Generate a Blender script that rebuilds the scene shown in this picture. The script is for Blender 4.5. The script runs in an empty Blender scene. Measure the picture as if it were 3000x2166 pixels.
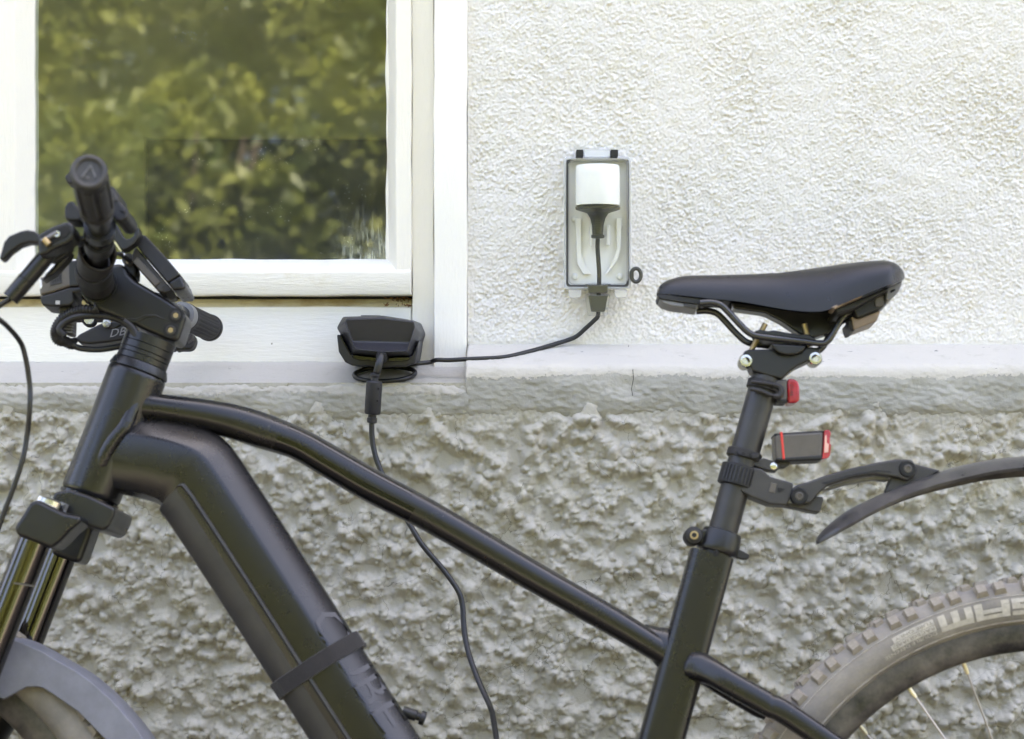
import bpy, bmesh, math, random
import numpy as np
from mathutils import Vector, Matrix
R = math.radians
scene = bpy.context.scene
COL = scene.collection
random.seed(7); RNG = np.random.default_rng(7)

# ------------------------------------------------------------------ camera
FPX = 5940.0                      # focal length in photo pixels (photo 3000 wide)
CAMY, CAMZ = -2.60, 0.95
cam = bpy.data.cameras.new('camera'); cam_o = bpy.data.objects.new('camera', cam); COL.objects.link(cam_o)
cam_o.location = (0, CAMY, CAMZ); cam_o.rotation_euler = (R(90), 0, 0)
cam.sensor_width = 36; cam.sensor_fit = 'HORIZONTAL'; cam.lens = 36 * FPX / 3000
cam.clip_start = 0.05; cam.clip_end = 600
cam.dof.use_dof = True; cam.dof.focus_distance = 2.50; cam.dof.aperture_fstop = 5.6
scene.camera = cam_o
# ------------------------------------------------------------------ sky, sun, exposure
SUN_EL, SUN_AZ = 56, 14           # sun stands behind the house: the wall lies in open shade
w = bpy.data.worlds.new('World'); scene.world = w; w.use_nodes = True
nt = w.node_tree; bg = nt.nodes['Background']
sky = nt.nodes.new('ShaderNodeTexSky'); sky.sky_type = 'NISHITA'; sky.sun_disc = False
sky.sun_elevation = R(SUN_EL); sky.sun_rotation = R(SUN_AZ)
sky.air_density = 0.5; sky.dust_density = 8.0; sky.ozone_density = 0.0
nt.links.new(sky.outputs[0], bg.inputs[0]); bg.inputs[1].default_value = 0.15
sun = bpy.data.lights.new('sun', 'SUN'); sun.energy = 5.0; sun.angle = R(0.5); sun.color = (1, .95, .86)
sun_o = bpy.data.objects.new('sun', sun); COL.objects.link(sun_o)
sd = Vector((math.sin(R(SUN_AZ)) * math.cos(R(SUN_EL)), math.cos(R(SUN_AZ)) * math.cos(R(SUN_EL)), math.sin(R(SUN_EL))))
sun_o.rotation_euler = sd.to_track_quat('Z', 'Y').to_euler(); sun_o.location = (0, 3, 12)
vs = scene.view_settings
vs.view_transform = 'Standard'; vs.look = 'None'; vs.gamma = 1; vs.use_curve_mapping = False
vs.exposure = 3.58
scene.render.engine = 'CYCLES'
scene.cycles.max_bounces = 8; scene.cycles.transparent_max_bounces = 16

# ------------------------------------------------------------------ pixel -> place
LEAN = R(9.7)                      # the bicycle leans with its far grip against the window
BO = Vector((0, -0.573, 0))        # tyre contact line
EU = Vector((0, math.sin(LEAN), math.cos(LEAN))); EL = Vector((0, -math.cos(LEAN), math.sin(LEAN)))
CAMP = Vector((0, CAMY, CAMZ))
def ray(u, v): return Vector(((u - 1500) / FPX, 1, -(v - 1083) / FPX))
def B(u, v, l=0.0):
    """photo pixel -> bicycle-local point on the plane l metres out from its mid plane"""
    d = ray(u, v); t = ((BO + EL * l - CAMP).dot(EL)) / d.dot(EL); q = CAMP + d * t
    return Vector((q.x, -l, (q - BO).dot(EU)))
def W(u, v, y=0.0):
    d = ray(u, v); t = y - CAMY
    return CAMP + d * t
def Z1(a, b): return (1850 + a / 2.52, 720 + b / 2.52)       # saddle zoom
def Z2(a, b): return (1950 + a / 2.268, 1150 + b / 2.268)    # mudguard zoom
def Z3(a, b): return (80 + a / 3.78, 720 + b / 3.78)         # cockpit zoom
def Z4(a, b): return (950 + a / 4.092, 860 + b / 4.092)      # charger zoom
def Z5(a, b): return (2150 + a / 4.814, 1080 + b / 4.814)    # rear lights zoom
def Z6(a, b): return (40 + a / 4.0925, 420 + b / 4.0925)     # near grip zoom
def Z7(a, b): return (40 + a / 5.457, 620 + b / 5.457)       # head light zoom
def Z8(a, b): return (1600 + a / 2.922, 400 + b / 2.922)     # socket box zoom
def Z9(a, b): return (a / 2.3386, 1000 + b / 2.3386)         # head tube zoom

# ------------------------------------------------------------------ materials
def nodes(m): return m.node_tree.nodes, m.node_tree.links
def mat(name, col, rough=.5, metal=0.0, var=0.0, vscale=30, bump=0.0, bscale=200, col2=None, spec=.5, coat=0, sheen=0, rvar=0.0, trans=0, alpha=1, speck=None):
    m = bpy.data.materials.new(name); m.use_nodes = True
    N, L = nodes(m); p = N['Principled BSDF']
    p.inputs['Base Color'].default_value = (*col, 1); p.inputs['Roughness'].default_value = rough
    p.inputs['Metallic'].default_value = metal; p.inputs['Specular IOR Level'].default_value = spec
    p.inputs['Coat Weight'].default_value = coat; p.inputs['Sheen Weight'].default_value = sheen
    p.inputs['Transmission Weight'].default_value = trans
    tc = N.new('ShaderNodeTexCoord')
    if var or rvar:
        n = N.new('ShaderNodeTexNoise'); n.inputs['Scale'].default_value = vscale; n.inputs['Detail'].default_value = 6
        n.inputs['Roughness'].default_value = .65
        L.new(tc.outputs['Object'], n.inputs['Vector'])
        if var:
            r = N.new('ShaderNodeValToRGB'); c2 = col2 or tuple(c * (1 - var) for c in col)
            r.color_ramp.elements[0].position = .35; r.color_ramp.elements[1].position = .68
            r.color_ramp.elements[0].color = (*col, 1); r.color_ramp.elements[1].color = (*c2, 1)
            L.new(n.outputs[0], r.inputs[0]); L.new(r.outputs[0], p.inputs['Base Color'])
        if rvar:
            mr = N.new('ShaderNodeMapRange'); mr.inputs['To Min'].default_value = rough - rvar; mr.inputs['To Max'].default_value = rough + rvar
            mr.inputs['From Min'].default_value = .3; mr.inputs['From Max'].default_value = .7
            L.new(n.outputs[0], mr.inputs[0]); L.new(mr.outputs[0], p.inputs['Roughness'])
    if speck:
        sc, th, sc_col = speck
        vo = N.new('ShaderNodeTexVoronoi'); vo.inputs['Scale'].default_value = sc; L.new(tc.outputs['Object'], vo.inputs['Vector'])
        ns = N.new('ShaderNodeTexNoise'); ns.inputs['Scale'].default_value = sc * .16; ns.inputs['Detail'].default_value = 3; L.new(tc.outputs['Object'], ns.inputs['Vector'])
        mr2 = N.new('ShaderNodeMapRange'); mr2.inputs[1].default_value = .50; mr2.inputs[2].default_value = .75; mr2.inputs[3].default_value = 0; mr2.inputs[4].default_value = th; L.new(ns.outputs[0], mr2.inputs[0])
        l2 = N.new('ShaderNodeMath'); l2.operation = 'LESS_THAN'; L.new(vo.outputs['Distance'], l2.inputs[0]); L.new(mr2.outputs[0], l2.inputs[1])
        mxs = N.new('ShaderNodeMixRGB'); mxs.inputs[2].default_value = (*sc_col, 1); L.new(l2.outputs[0], mxs.inputs[0])
        if p.inputs['Base Color'].links: L.new(p.inputs['Base Color'].links[0].from_socket, mxs.inputs[1])
        else: mxs.inputs[1].default_value = (*col, 1)
        L.new(mxs.outputs[0], p.inputs['Base Color'])
    if bump:
        n2 = N.new('ShaderNodeTexNoise'); n2.inputs['Scale'].default_value = bscale; n2.inputs['Detail'].default_value = 4
        L.new(tc.outputs['Object'], n2.inputs['Vector'])
        b = N.new('ShaderNodeBump'); b.inputs['Strength'].default_value = bump; b.inputs['Distance'].default_value = .001
        L.new(n2.outputs[0], b.inputs['Height']); L.new(b.outputs[0], p.inputs['Normal'])
    return m
def clear_mat(name, tint=(.97, .98, .98), ior=1.5, rough=.03, haze=0.0, hazecol=(.8, .8, .8)):
    m = bpy.data.materials.new(name); m.use_nodes = True; N, L = nodes(m)
    for n in list(N):
        if n.type != 'OUTPUT_MATERIAL': N.remove(n)
    out = [n for n in N if n.type == 'OUTPUT_MATERIAL'][0]
    F0 = ((ior - 1) / (ior + 1)) ** 2           # Schlick, the same from both sides of the thin sheet
    lw = N.new('ShaderNodeLayerWeight'); lw.inputs[0].default_value = .5
    pw = N.new('ShaderNodeMath'); pw.operation = 'POWER'; pw.inputs[1].default_value = 5; L.new(lw.outputs['Facing'], pw.inputs[0])
    f = N.new('ShaderNodeMath'); f.operation = 'MULTIPLY_ADD'; f.inputs[1].default_value = 1 - F0; f.inputs[2].default_value = F0; L.new(pw.outputs[0], f.inputs[0])
    t = N.new('ShaderNodeBsdfTransparent'); t.inputs[0].default_value = (*tint, 1)
    g = N.new('ShaderNodeBsdfGlossy'); g.inputs['Roughness'].default_value = rough
    mx = N.new('ShaderNodeMixShader'); L.new(f.outputs[0], mx.inputs[0]); L.new(t.outputs[0], mx.inputs[1]); L.new(g.outputs[0], mx.inputs[2])
    last = mx
    if haze:
        d = N.new('ShaderNodeBsdfDiffuse'); d.inputs[0].default_value = (*hazecol, 1)
        m2 = N.new('ShaderNodeMixShader'); m2.inputs[0].default_value = haze
        L.new(mx.outputs[0], m2.inputs[1]); L.new(d.outputs[0], m2.inputs[2]); last = m2
    L.new(last.outputs[0], out.inputs[0])
    return m

M = {}
M['frame'] = mat('matte_black_paint', (.0088, .0080, .0082), .27, var=.3, vscale=9, bump=.05, bscale=900, rvar=.05, spec=.55, speck=(150, .13, (.10, .09, .08)))
M['gloss'] = mat('gloss_black_decal', (.004, .004, .005), .12, rvar=.04, vscale=40)
M['alu'] = mat('anodised_black', (.0095, .0092, .0095), .30, metal=0, bump=.15, bscale=1200, rvar=.06, vscale=20)
M['post'] = mat('scratched_black_post', (.020, .0185, .018), .40, var=.5, vscale=14, col2=(.036, .034, .031), bump=.12, bscale=600, rvar=.08, speck=(170, .15, (.12, .11, .10)))
M['rubber'] = mat('black_rubber', (.015, .0135, .0130), .58, var=.3, vscale=60, bump=.25, bscale=700)
M['plastic'] = mat('black_plastic', (.0095, .0092, .0100), .48, var=.3, vscale=25, bump=.2, bscale=1500, rvar=.08)
M['plasticg'] = mat('worn_dark_grey_plastic', (.027, .0255, .025), .46, var=.4, vscale=30, col2=(.042, .039, .036), bump=.2, bscale=900)
M['gplastic'] = mat('grey_plastic', (.20, .20, .21), .42, var=.25, vscale=30, bump=.1, bscale=900)
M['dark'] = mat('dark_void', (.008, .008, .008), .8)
M['saddle'] = mat('saddle_vinyl', (.0085, .0082, .0105), .31, var=.2, vscale=50, bump=.35, bscale=1700, rvar=.05)
M['shell'] = mat('saddle_shell', (.016, .016, .018), .22, rvar=.08, vscale=35)
M['rail'] = mat('black_rail', (.020, .020, .022), .2, metal=.0, coat=.4)
M['steel'] = mat('bright_steel', (.62, .60, .55), .25, metal=1, rvar=.08, vscale=60)
M['brass'] = mat('brassy_bolt', (.42, .32, .17), .35, metal=1, bump=.4, bscale=1500)
M['stanch'] = mat('polished_stanchion', (.105, .10, .095), .07, metal=1, rvar=.02, vscale=20)
M['red'] = mat('red_lens', (.42, .012, .022), .12, coat=.5, var=.4, vscale=120)
M['redband'] = mat('red_rubber_band', (.62, .045, .03), .5)
M['lightbody'] = mat('grey_lamp_body_ground_tint', (.105, .092, .080), .28, var=.2, vscale=60, bump=.1, bscale=1200)  # grey; its warm lift paints the ground's reflection on the large rear light
M['beige'] = mat('satin_beige_trim_and_reflection', (.26, .19, .13), .3, var=.3, vscale=60)  # brown trim colour; on the rear clip it paints the ground's reflection
M['guard'] = mat('dusty_mudguard', (.030, .029, .031), .36, var=.5, vscale=22, col2=(.11, .10, .088), bump=.2, bscale=500, rvar=.1)
M['fguard'] = mat('grey_sky_tint_mudguard', (.185, .187, .215), .5, var=.25, vscale=40, bump=.15, bscale=800)  # grey plastic; the pale blue tint paints in the sky's reflection
M['tyre'] = mat('dusty_tyre_rubber', (.185, .170, .150), .85, var=.5, vscale=18, col2=(.32, .29, .245), bump=.4, bscale=500)
M['knob'] = mat('dusty_knob_rubber', (.215, .182, .135), .85, var=.5, vscale=60, col2=(.36, .33, .285), bump=.4, bscale=500)
M['tyretext'] = mat('tyre_print', (.54, .50, .42), .8, var=.3, vscale=150)
M['rim'] = mat('muddy_black_rim', (.012, .0115, .012), .40, var=.9, vscale=24, col2=(.135, .115, .092), bump=.2, bscale=400, rvar=.1)
M['spoke'] = mat('spoke_steel', (.40, .36, .30), .3, metal=1)
M['nipple'] = mat('pale_nipple', (.72, .63, .40), .3, metal=.6)
M['cable'] = mat('black_cable', (.014, .014, .015), .38, rvar=.05, vscale=60)
M['strap'] = mat('hook_and_loop_strap', (.022, .019, .019), .9, var=.4, vscale=180, bump=.8, bscale=900, sheen=.2)
M['charger'] = mat('charger_plastic', (.0175, .018, .024), .42, var=.15, vscale=200, bump=.3, bscale=2200)
M['chargerlip'] = mat('charger_gloss_strip', (.012, .012, .012), .08)
M['text'] = mat('grey_print', (.20, .20, .20), .5)
M['wtext'] = mat('white_print', (.6, .6, .6), .5)
M['emboss'] = mat('embossed_black', (.012, .012, .012), .5)
M['white_pl'] = mat('white_plastic', (.88, .88, .85), .35, var=.04, vscale=20)
M['clear'] = clear_mat('clear_lid', (.995, 1, .995), 1.45, .05, .02, (.85, .85, .85))
M['clearedge'] = clear_mat('clear_rim', (.96, .97, .97), 1.4, .08, .30, (.9, .9, .88))
M['seal'] = mat('grey_seal', (.06, .058, .056), .6)
M['smoke'] = mat('grey_gland', (.055, .055, .042), .35)
M['olive'] = mat('plug_black', (.012, .0125, .008), .35)
M['lens'] = mat('lamp_lens', (.75, .76, .76), .1)

# ------------------------------------------------------------------ mesh helpers
def link(name, me, m=None, parent=None, smooth=40, bevel=0, seg=2):
    o = bpy.data.objects.new(name, me); COL.objects.link(o)
    if m is not None and not me.materials: me.materials.append(M[m] if isinstance(m, str) else m)
    if parent is not None: o.parent = parent
    if smooth is not None and len(me.polygons):
        me.shade_smooth()
        if smooth < 180: me.set_sharp_from_angle(angle=R(smooth))
    if bevel:
        b = o.modifiers.new('bevel', 'BEVEL'); b.width = bevel; b.segments = seg; b.limit_method = 'ANGLE'; b.angle_limit = R(35)
        b.harden_normals = True
    return o
def mk(name, verts, faces, m=None, parent=None, smooth=40, bevel=0, seg=2):
    me = bpy.data.meshes.new(name); me.from_pydata([tuple(v) for v in verts], [], faces); me.update()
    bm = bmesh.new(); bm.from_mesh(me); bmesh.ops.recalc_face_normals(bm, faces=bm.faces); bm.to_mesh(me); bm.free()
    return link(name, me, m, parent, smooth, bevel, seg)
class MB:
    def __init__(s): s.v = []; s.f = []
    def add(s, vf):
        o = len(s.v); s.v += [tuple(x) for x in vf[0]]; s.f += [tuple(i + o for i in f) for f in vf[1]]; return s
    def obj(s, name, m, parent=None, **k): return mk(name, s.v, s.f, m, parent, **k)
def box(a, b):
    (x0, y0, z0), (x1, y1, z1) = a, b
    v = [(x, y, z) for x in (x0, x1) for y in (y0, y1) for z in (z0, z1)]
    return v, [(0, 1, 3, 2), (4, 6, 7, 5), (0, 4, 5, 1), (2, 3, 7, 6), (0, 2, 6, 4), (1, 5, 7, 3)]
def cr(pts, k=8):
    pts = [Vector(p) for p in pts]; out = []
    for i in range(len(pts) - 1):
        p0 = pts[max(i - 1, 0)]; p1 = pts[i]; p2 = pts[i + 1]; p3 = pts[min(i + 2, len(pts) - 1)]
        for j in range(k):
            t = j / k
            out.append(.5 * ((2 * p1) + (p2 - p0) * t + (2 * p0 - 5 * p1 + 4 * p2 - p3) * t * t + (3 * p1 - p0 - 3 * p2 + p3) * t ** 3))
    out.append(pts[-1]); return out
def crs(vals, k=8):
    return [v.x for v in cr([Vector((a, 0, 0)) for a in vals], k)]
def lin(vals, n):
    return list(np.interp(np.linspace(0, 1, n), np.linspace(0, 1, len(vals)), vals))
def tube(pts, r, n=14, prof=None, up=None, closed=False):
    """swept section; r scalar or list; prof = list of (a,b) unit section points"""
    pts = [Vector(p) for p in pts]; N = len(pts)
    if not hasattr(r, '__len__'): r = [r] * N
    if prof is None: prof = [(math.cos(2 * math.pi * i / n), math.sin(2 * math.pi * i / n)) for i in range(n)]
    n = len(prof); v = []; f = []
    T = []
    for i in range(N):
        if closed: t = pts[(i + 1) % N] - pts[i - 1]
        else: t = pts[min(i + 1, N - 1)] - pts[max(i - 1, 0)]
        T.append(t.normalized())
    ref = Vector(up) if up else (Vector((0, 1, 0)) if abs(T[0].y) < .9 else Vector((0, 0, 1)))
    a = (ref - T[0] * ref.dot(T[0])).normalized()
    for i in range(N):
        if up: a = Vector(up)
        a = (a - T[i] * a.dot(T[i])).normalized(); b = T[i].cross(a)
        for (c, s) in prof: v.append(pts[i] + (a * c + b * s) * r[i])
    for i in range(N if closed else N - 1):
        for j in range(n):
            p, q = i * n, ((i + 1) % N) * n
            f.append((p + j, p + (j + 1) % n, q + (j + 1) % n, q + j))
    if not closed:
        f.append(tuple(range(n - 1, -1, -1))); f.append(tuple((N - 1) * n + j for j in range(n)))
    return v, f
def loft(rings, cap=True):
    n = len(rings[0]); v = [p for r in rings for p in r]; f = []
    for i in range(len(rings) - 1):
        for j in range(n): f.append((i * n + j, i * n + (j + 1) % n, (i + 1) * n + (j + 1) % n, (i + 1) * n + j))
    if cap: f.append(tuple(range(n - 1, -1, -1))); f.append(tuple((len(rings) - 1) * n + j for j in range(n)))
    return v, f
def lathe(a, b, prof, n=24):
    """prof: list of (t along a->b in metres, radius)"""
    a = Vector(a); b = Vector(b); d = (b - a).normalized()
    r = Vector((0, 1, 0)) if abs(d.y) < .9 else Vector((0, 0, 1)); x = (r - d * r.dot(d)).normalized(); y = d.cross(x)
    rings = [[a + d * t + (x * math.cos(2 * math.pi * i / n) + y * math.sin(2 * math.pi * i / n)) * max(rad, 1e-5) for i in range(n)] for t, rad in prof]
    return loft(rings)
def ext(px, l0, l1, conv=None):
    """polygon of photo pixels on the near plane l1, extruded back to l0 (bicycle space)"""
    P = [B(u, v, l1) if conv is None else B(*conv(u, v), l1) for u, v in px]; n = len(P)
    v = P + [Vector((p.x, -l0, p.z)) for p in P]
    f = [tuple(range(n)), tuple(range(2 * n - 1, n - 1, -1))] + [(i, (i + 1) % n, n + (i + 1) % n, n + i) for i in range(n)]
    return v, f
def extw(px, y0, y1, conv=None):
    """polygon of photo pixels on the world plane y=y1 (front), extruded back to y0"""
    P = [W(u, v, y1) if conv is None else W(*conv(u, v), y1) for u, v in px]; n = len(P)
    v = P + [Vector((p.x, y0, p.z)) for p in P]
    f = [tuple(range(n)), tuple(range(2 * n - 1, n - 1, -1))] + [(i, (i + 1) % n, n + (i + 1) % n, n + i) for i in range(n)]
    return v, f
def text_mesh(s, size=1.0, extrude=0.0, sub=0):
    c = bpy.data.curves.new('t', 'FONT'); c.body = s; c.size = size; c.extrude = extrude; c.align_x = 'LEFT'; c.resolution_u = 2
    o = bpy.data.objects.new('t', c); COL.objects.link(o)
    dg = bpy.context.evaluated_depsgraph_get(); me = bpy.data.meshes.new_from_object(o.evaluated_get(dg))
    v = [x.co.copy() for x in me.vertices]; f = [tuple(p.vertices) for p in me.polygons]
    if sub:
        bm = bmesh.new(); bm.from_mesh(me); bmesh.ops.triangulate(bm, faces=bm.faces)
        for _ in range(6):
            es = [e for e in bm.edges if e.calc_length() > sub]
            if not es: break
            bmesh.ops.subdivide_edges(bm, edges=es, cuts=1); bmesh.ops.triangulate(bm, faces=bm.faces)
        v = [x.co.copy() for x in bm.verts]; bm.verts.index_update(); f = [tuple(q.index for q in p.verts) for p in bm.faces]; bm.free()
    bpy.data.objects.remove(o); bpy.data.curves.remove(c); bpy.data.meshes.remove(me)
    return v, f
def text_on(s, o, ux, uy, size, ext_=.0002):
    """text with its baseline origin o, direction ux, up uy"""
    v, f = text_mesh(s, 1.0, 0.0); ux = Vector(ux).normalized(); uy = Vector(uy).normalized(); n = ux.cross(uy)
    vv = [Vector(o) + ux * p.x * size + uy * p.y * size + n * ext_ for p in v]
    return vv, f
def empty(name, loc=(0, 0, 0), rot=(0, 0, 0), parent=None):
    o = bpy.data.objects.new(name, None); COL.objects.link(o); o.location = loc; o.rotation_euler = rot
    o.empty_display_size = .05
    if parent is not None: o.parent = parent
    return o
def tag(o, label=None, cat=None, group=None, kind=None):
    if label: o['label'] = label
    if cat: o['category'] = cat
    if group: o['group'] = group
    if kind: o['kind'] = kind
    return o
def grid_obj(name, X, Y, Z, m, parent=None):
    ny, nx = X.shape; me = bpy.data.meshes.new(name)
    co = np.stack([X, Y, Z], -1).reshape(-1, 3).astype(np.float32)
    i = np.arange(ny * nx).reshape(ny, nx)
    q = np.stack([i[:-1, :-1], i[:-1, 1:], i[1:, 1:], i[1:, :-1]], -1).reshape(-1, 4)
    me.vertices.add(len(co)); me.vertices.foreach_set('co', co.ravel())
    me.loops.add(q.size); me.loops.foreach_set('vertex_index', q.ravel().astype(np.int32))
    me.polygons.add(len(q)); me.polygons.foreach_set('loop_start', (np.arange(len(q)) * 4).astype(np.int32))
    me.update(calc_edges=True); me.validate()
    return link(name, me, m, parent, smooth=180)
def band_noise(ny, nx, cell, lam, width=.5, seed=0, aniso=1.0):
    g = np.random.default_rng(seed); a = np.fft.rfft2(g.standard_normal((ny, nx)))
    fy = np.fft.fftfreq(ny, cell)[:, None] * aniso; fx = np.fft.rfftfreq(nx, cell)[None, :]
    f = np.sqrt(fx * fx + fy * fy) + 1e-9
    a *= np.exp(-(np.log(f * lam) / width) ** 2); n = np.fft.irfft2(a, (ny, nx))
    return n / n.std()

# ================================================================== THE SETTING
def wall_mat(name, base, c2, c3, bump_d, bscale, cracks=0.0, rough=.92):
    m = bpy.data.materials.new(name); m.use_nodes = True; N, L = nodes(m); p = N['Principled BSDF']
    p.inputs['Roughness'].default_value = rough; p.inputs['Specular IOR Level'].default_value = .2
    tc = N.new('ShaderNodeTexCoord')
    n1 = N.new('ShaderNodeTexNoise'); n1.inputs['Scale'].default_value = 3.2; n1.inputs['Detail'].default_value = 7; n1.inputs['Roughness'].default_value = .6
    n2 = N.new('ShaderNodeTexNoise'); n2.inputs['Scale'].default_value = 38; n2.inputs['Detail'].default_value = 6; n2.inputs['Roughness'].default_value = .7
    for n in (n1, n2): L.new(tc.outputs['Object'], n.inputs['Vector'])
    r1 = N.new('ShaderNodeValToRGB'); r1.color_ramp.elements[0].position = .38; r1.color_ramp.elements[1].position = .66
    r1.color_ramp.elements[0].color = (*base, 1); r1.color_ramp.elements[1].color = (*c2, 1); L.new(n1.outputs[0], r1.inputs[0])
    r2 = N.new('ShaderNodeValToRGB'); r2.color_ramp.elements[0].position = .56; r2.color_ramp.elements[1].position = .76
    r2.color_ramp.elements[0].color = (0, 0, 0, 1); r2.color_ramp.elements[1].color = (1, 1, 1, 1); L.new(n2.outputs[0], r2.inputs[0])
    mx = N.new('ShaderNodeMixRGB'); mx.inputs[2].default_value = (*c3, 1); L.new(r2.outputs[0], mx.inputs[0]); L.new(r1.outputs[0], mx.inputs[1])
    last = mx.outputs[0]
    if cracks:
        dn = N.new('ShaderNodeTexNoise'); dn.inputs['Scale'].default_value = 60; dn.inputs['Detail'].default_value = 3; L.new(tc.outputs['Object'], dn.inputs['Vector'])
        va = N.new('ShaderNodeVectorMath'); va.operation = 'MULTIPLY_ADD'; va.inputs[1].default_value = (.022,) * 3
        L.new(dn.outputs['Color'], va.inputs[0]); L.new(tc.outputs['Object'], va.inputs[2])
        vo = N.new('ShaderNodeTexVoronoi'); vo.feature = 'DISTANCE_TO_EDGE'; vo.inputs['Scale'].default_value = 16; L.new(va.outputs[0], vo.inputs['Vector'])
        lt = N.new('ShaderNodeMath'); lt.operation = 'LESS_THAN'; lt.inputs[1].default_value = .0055; L.new(vo.outputs['Distance'], lt.inputs[0])
        n3 = N.new('ShaderNodeTexNoise'); n3.inputs['Scale'].default_value = 9; L.new(tc.outputs['Object'], n3.inputs['Vector'])
        gt = N.new('ShaderNodeMath'); gt.operation = 'GREATER_THAN'; gt.inputs[1].default_value = .50; L.new(n3.outputs[0], gt.inputs[0])
        mu = N.new('ShaderNodeMath'); mu.operation = 'MULTIPLY'; L.new(lt.outputs[0], mu.inputs[0]); L.new(gt.outputs[0], mu.inputs[1])
        mu2 = N.new('ShaderNodeMath'); mu2.operation = 'MULTIPLY'; mu2.inputs[1].default_value = cracks; L.new(mu.outputs[0], mu2.inputs[0])
        m3 = N.new('ShaderNodeMixRGB'); m3.inputs[2].default_value = (.10, .095, .075, 1); L.new(mu2.outputs[0], m3.inputs[0]); L.new(last, m3.inputs[1]); last = m3.outputs[0]
    L.new(last, p.inputs['Base Color'])
    n4 = N.new('ShaderNodeTexNoise'); n4.inputs['Scale'].default_value = bscale; n4.inputs['Detail'].default_value = 5; n4.inputs['Roughness'].default_value = .6
    L.new(tc.outputs['Object'], n4.inputs['Vector'])
    b = N.new('ShaderNodeBump'); b.inputs['Strength'].default_value = .8; b.inputs['Distance'].default_value = bump_d
    L.new(n4.outputs[0], b.inputs['Height']); L.new(b.outputs[0], p.inputs['Normal'])
    return m
M['stucco'] = wall_mat('white_fine_render', (.76, .735, .69), (.735, .715, .675), (.69, .66, .58), .0006, 420)
M['stucco_far'] = wall_mat('white_fine_render_far', (.76, .735, .69), (.735, .715, .675), (.69, .66, .58), .004, 130)
M['plinth'] = wall_mat('grey_roughcast', (.435, .412, .335), (.50, .478, .415), (.345, .305, .200), .0008, 480, cracks=.5)
M['plinth_far'] = wall_mat('grey_roughcast_far', (.435, .412, .335), (.50, .478, .415), (.345, .305, .200), .02, 60)

def ledge_mat(name, zc, soft, wh=1.0):
    """white paint above, worn off to the grey render below (paint edge at height zc)"""
    m = wall_mat(name, tuple(wh * c for c in (.61, .575, .50)), tuple(wh * c for c in (.57, .54, .475)), tuple(wh * c for c in (.50, .47, .39)), .0011, 260); N, L = nodes(m); p = N['Principled BSDF']
    old = p.inputs['Base Color'].links[0].from_socket; tc = [n for n in N if n.type == 'TEX_COORD'][0]
    sep = N.new('ShaderNodeSeparateXYZ'); L.new(tc.outputs['Object'], sep.inputs[0])
    nA = N.new('ShaderNodeTexNoise'); nA.inputs['Scale'].default_value = 120; nA.inputs['Detail'].default_value = 7; nA.inputs['Roughness'].default_value = .7
    nB = N.new('ShaderNodeTexNoise'); nB.inputs['Scale'].default_value = 7; nB.inputs['Detail'].default_value = 3
    for n in (nA, nB): L.new(tc.outputs['Object'], n.inputs['Vector'])
    a1 = N.new('ShaderNodeMath'); a1.operation = 'MULTIPLY_ADD'; a1.inputs[1].default_value = soft * 2.2; L.new(nA.outputs[0], a1.inputs[0]); L.new(sep.outputs['Z'], a1.inputs[2])
    a2 = N.new('ShaderNodeMath'); a2.operation = 'MULTIPLY_ADD'; a2.inputs[1].default_value = soft * 2.4; L.new(nB.outputs[0], a2.inputs[0]); L.new(a1.outputs[0], a2.inputs[2])
    gt = N.new('ShaderNodeMath'); gt.operation = 'GREATER_THAN'; gt.inputs[1].default_value = zc + soft * 2.3; L.new(a2.outputs[0], gt.inputs[0])
    grey = N.new('ShaderNodeValToRGB'); grey.color_ramp.elements[0].color = (.37, .36, .315, 1); grey.color_ramp.elements[1].color = (.47, .455, .405, 1)
    nC = N.new('ShaderNodeTexNoise'); nC.inputs['Scale'].default_value = 12; nC.inputs['Detail'].default_value = 8; L.new(tc.outputs['Object'], nC.inputs['Vector']); L.new(nC.outputs[0], grey.inputs[0])
    grey.color_ramp.elements[0].position = .35; grey.color_ramp.elements[1].position = .65
    mx = N.new('ShaderNodeMixRGB'); L.new(gt.outputs[0], mx.inputs[0]); L.new(grey.outputs[0], mx.inputs[1]); L.new(old, mx.inputs[2])
    # short dark chips and streaks in the paint
    mp = N.new('ShaderNodeMapping'); mp.inputs['Scale'].default_value = (30, 30, 160); L.new(tc.outputs['Object'], mp.inputs[0])
    nD = N.new('ShaderNodeTexNoise'); nD.inputs['Scale'].default_value = 1.6; nD.inputs['Detail'].default_value = 3; L.new(mp.outputs[0], nD.inputs['Vector'])
    g2 = N.new('ShaderNodeMath'); g2.operation = 'GREATER_THAN'; g2.inputs[1].default_value = .735; L.new(nD.outputs[0], g2.inputs[0])
    m3 = N.new('ShaderNodeMixRGB'); m3.inputs[2].default_value = (.30, .29, .25, 1); L.new(g2.outputs[0], m3.inputs[0]); L.new(mx.outputs[0], m3.inputs[1])
    L.new(m3.outputs[0], p.inputs['Base Color'])
    bs = [n for n in N if n.type == 'BUMP'][0]; b2 = N.new('ShaderNodeBump'); b2.inputs['Strength'].default_value = .9; b2.inputs['Distance'].default_value = .0006
    L.new(gt.outputs[0], b2.inputs['Height']); L.new(bs.outputs[0], b2.inputs['Normal']); L.new(b2.outputs[0], p.inputs['Normal'])
    return m
M['ledgeR'] = ledge_mat('ledge_paint_right', .9420, .0105)
M['ledgeL'] = ledge_mat('ledge_paint_left', .9215, .0120, .86)

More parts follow.
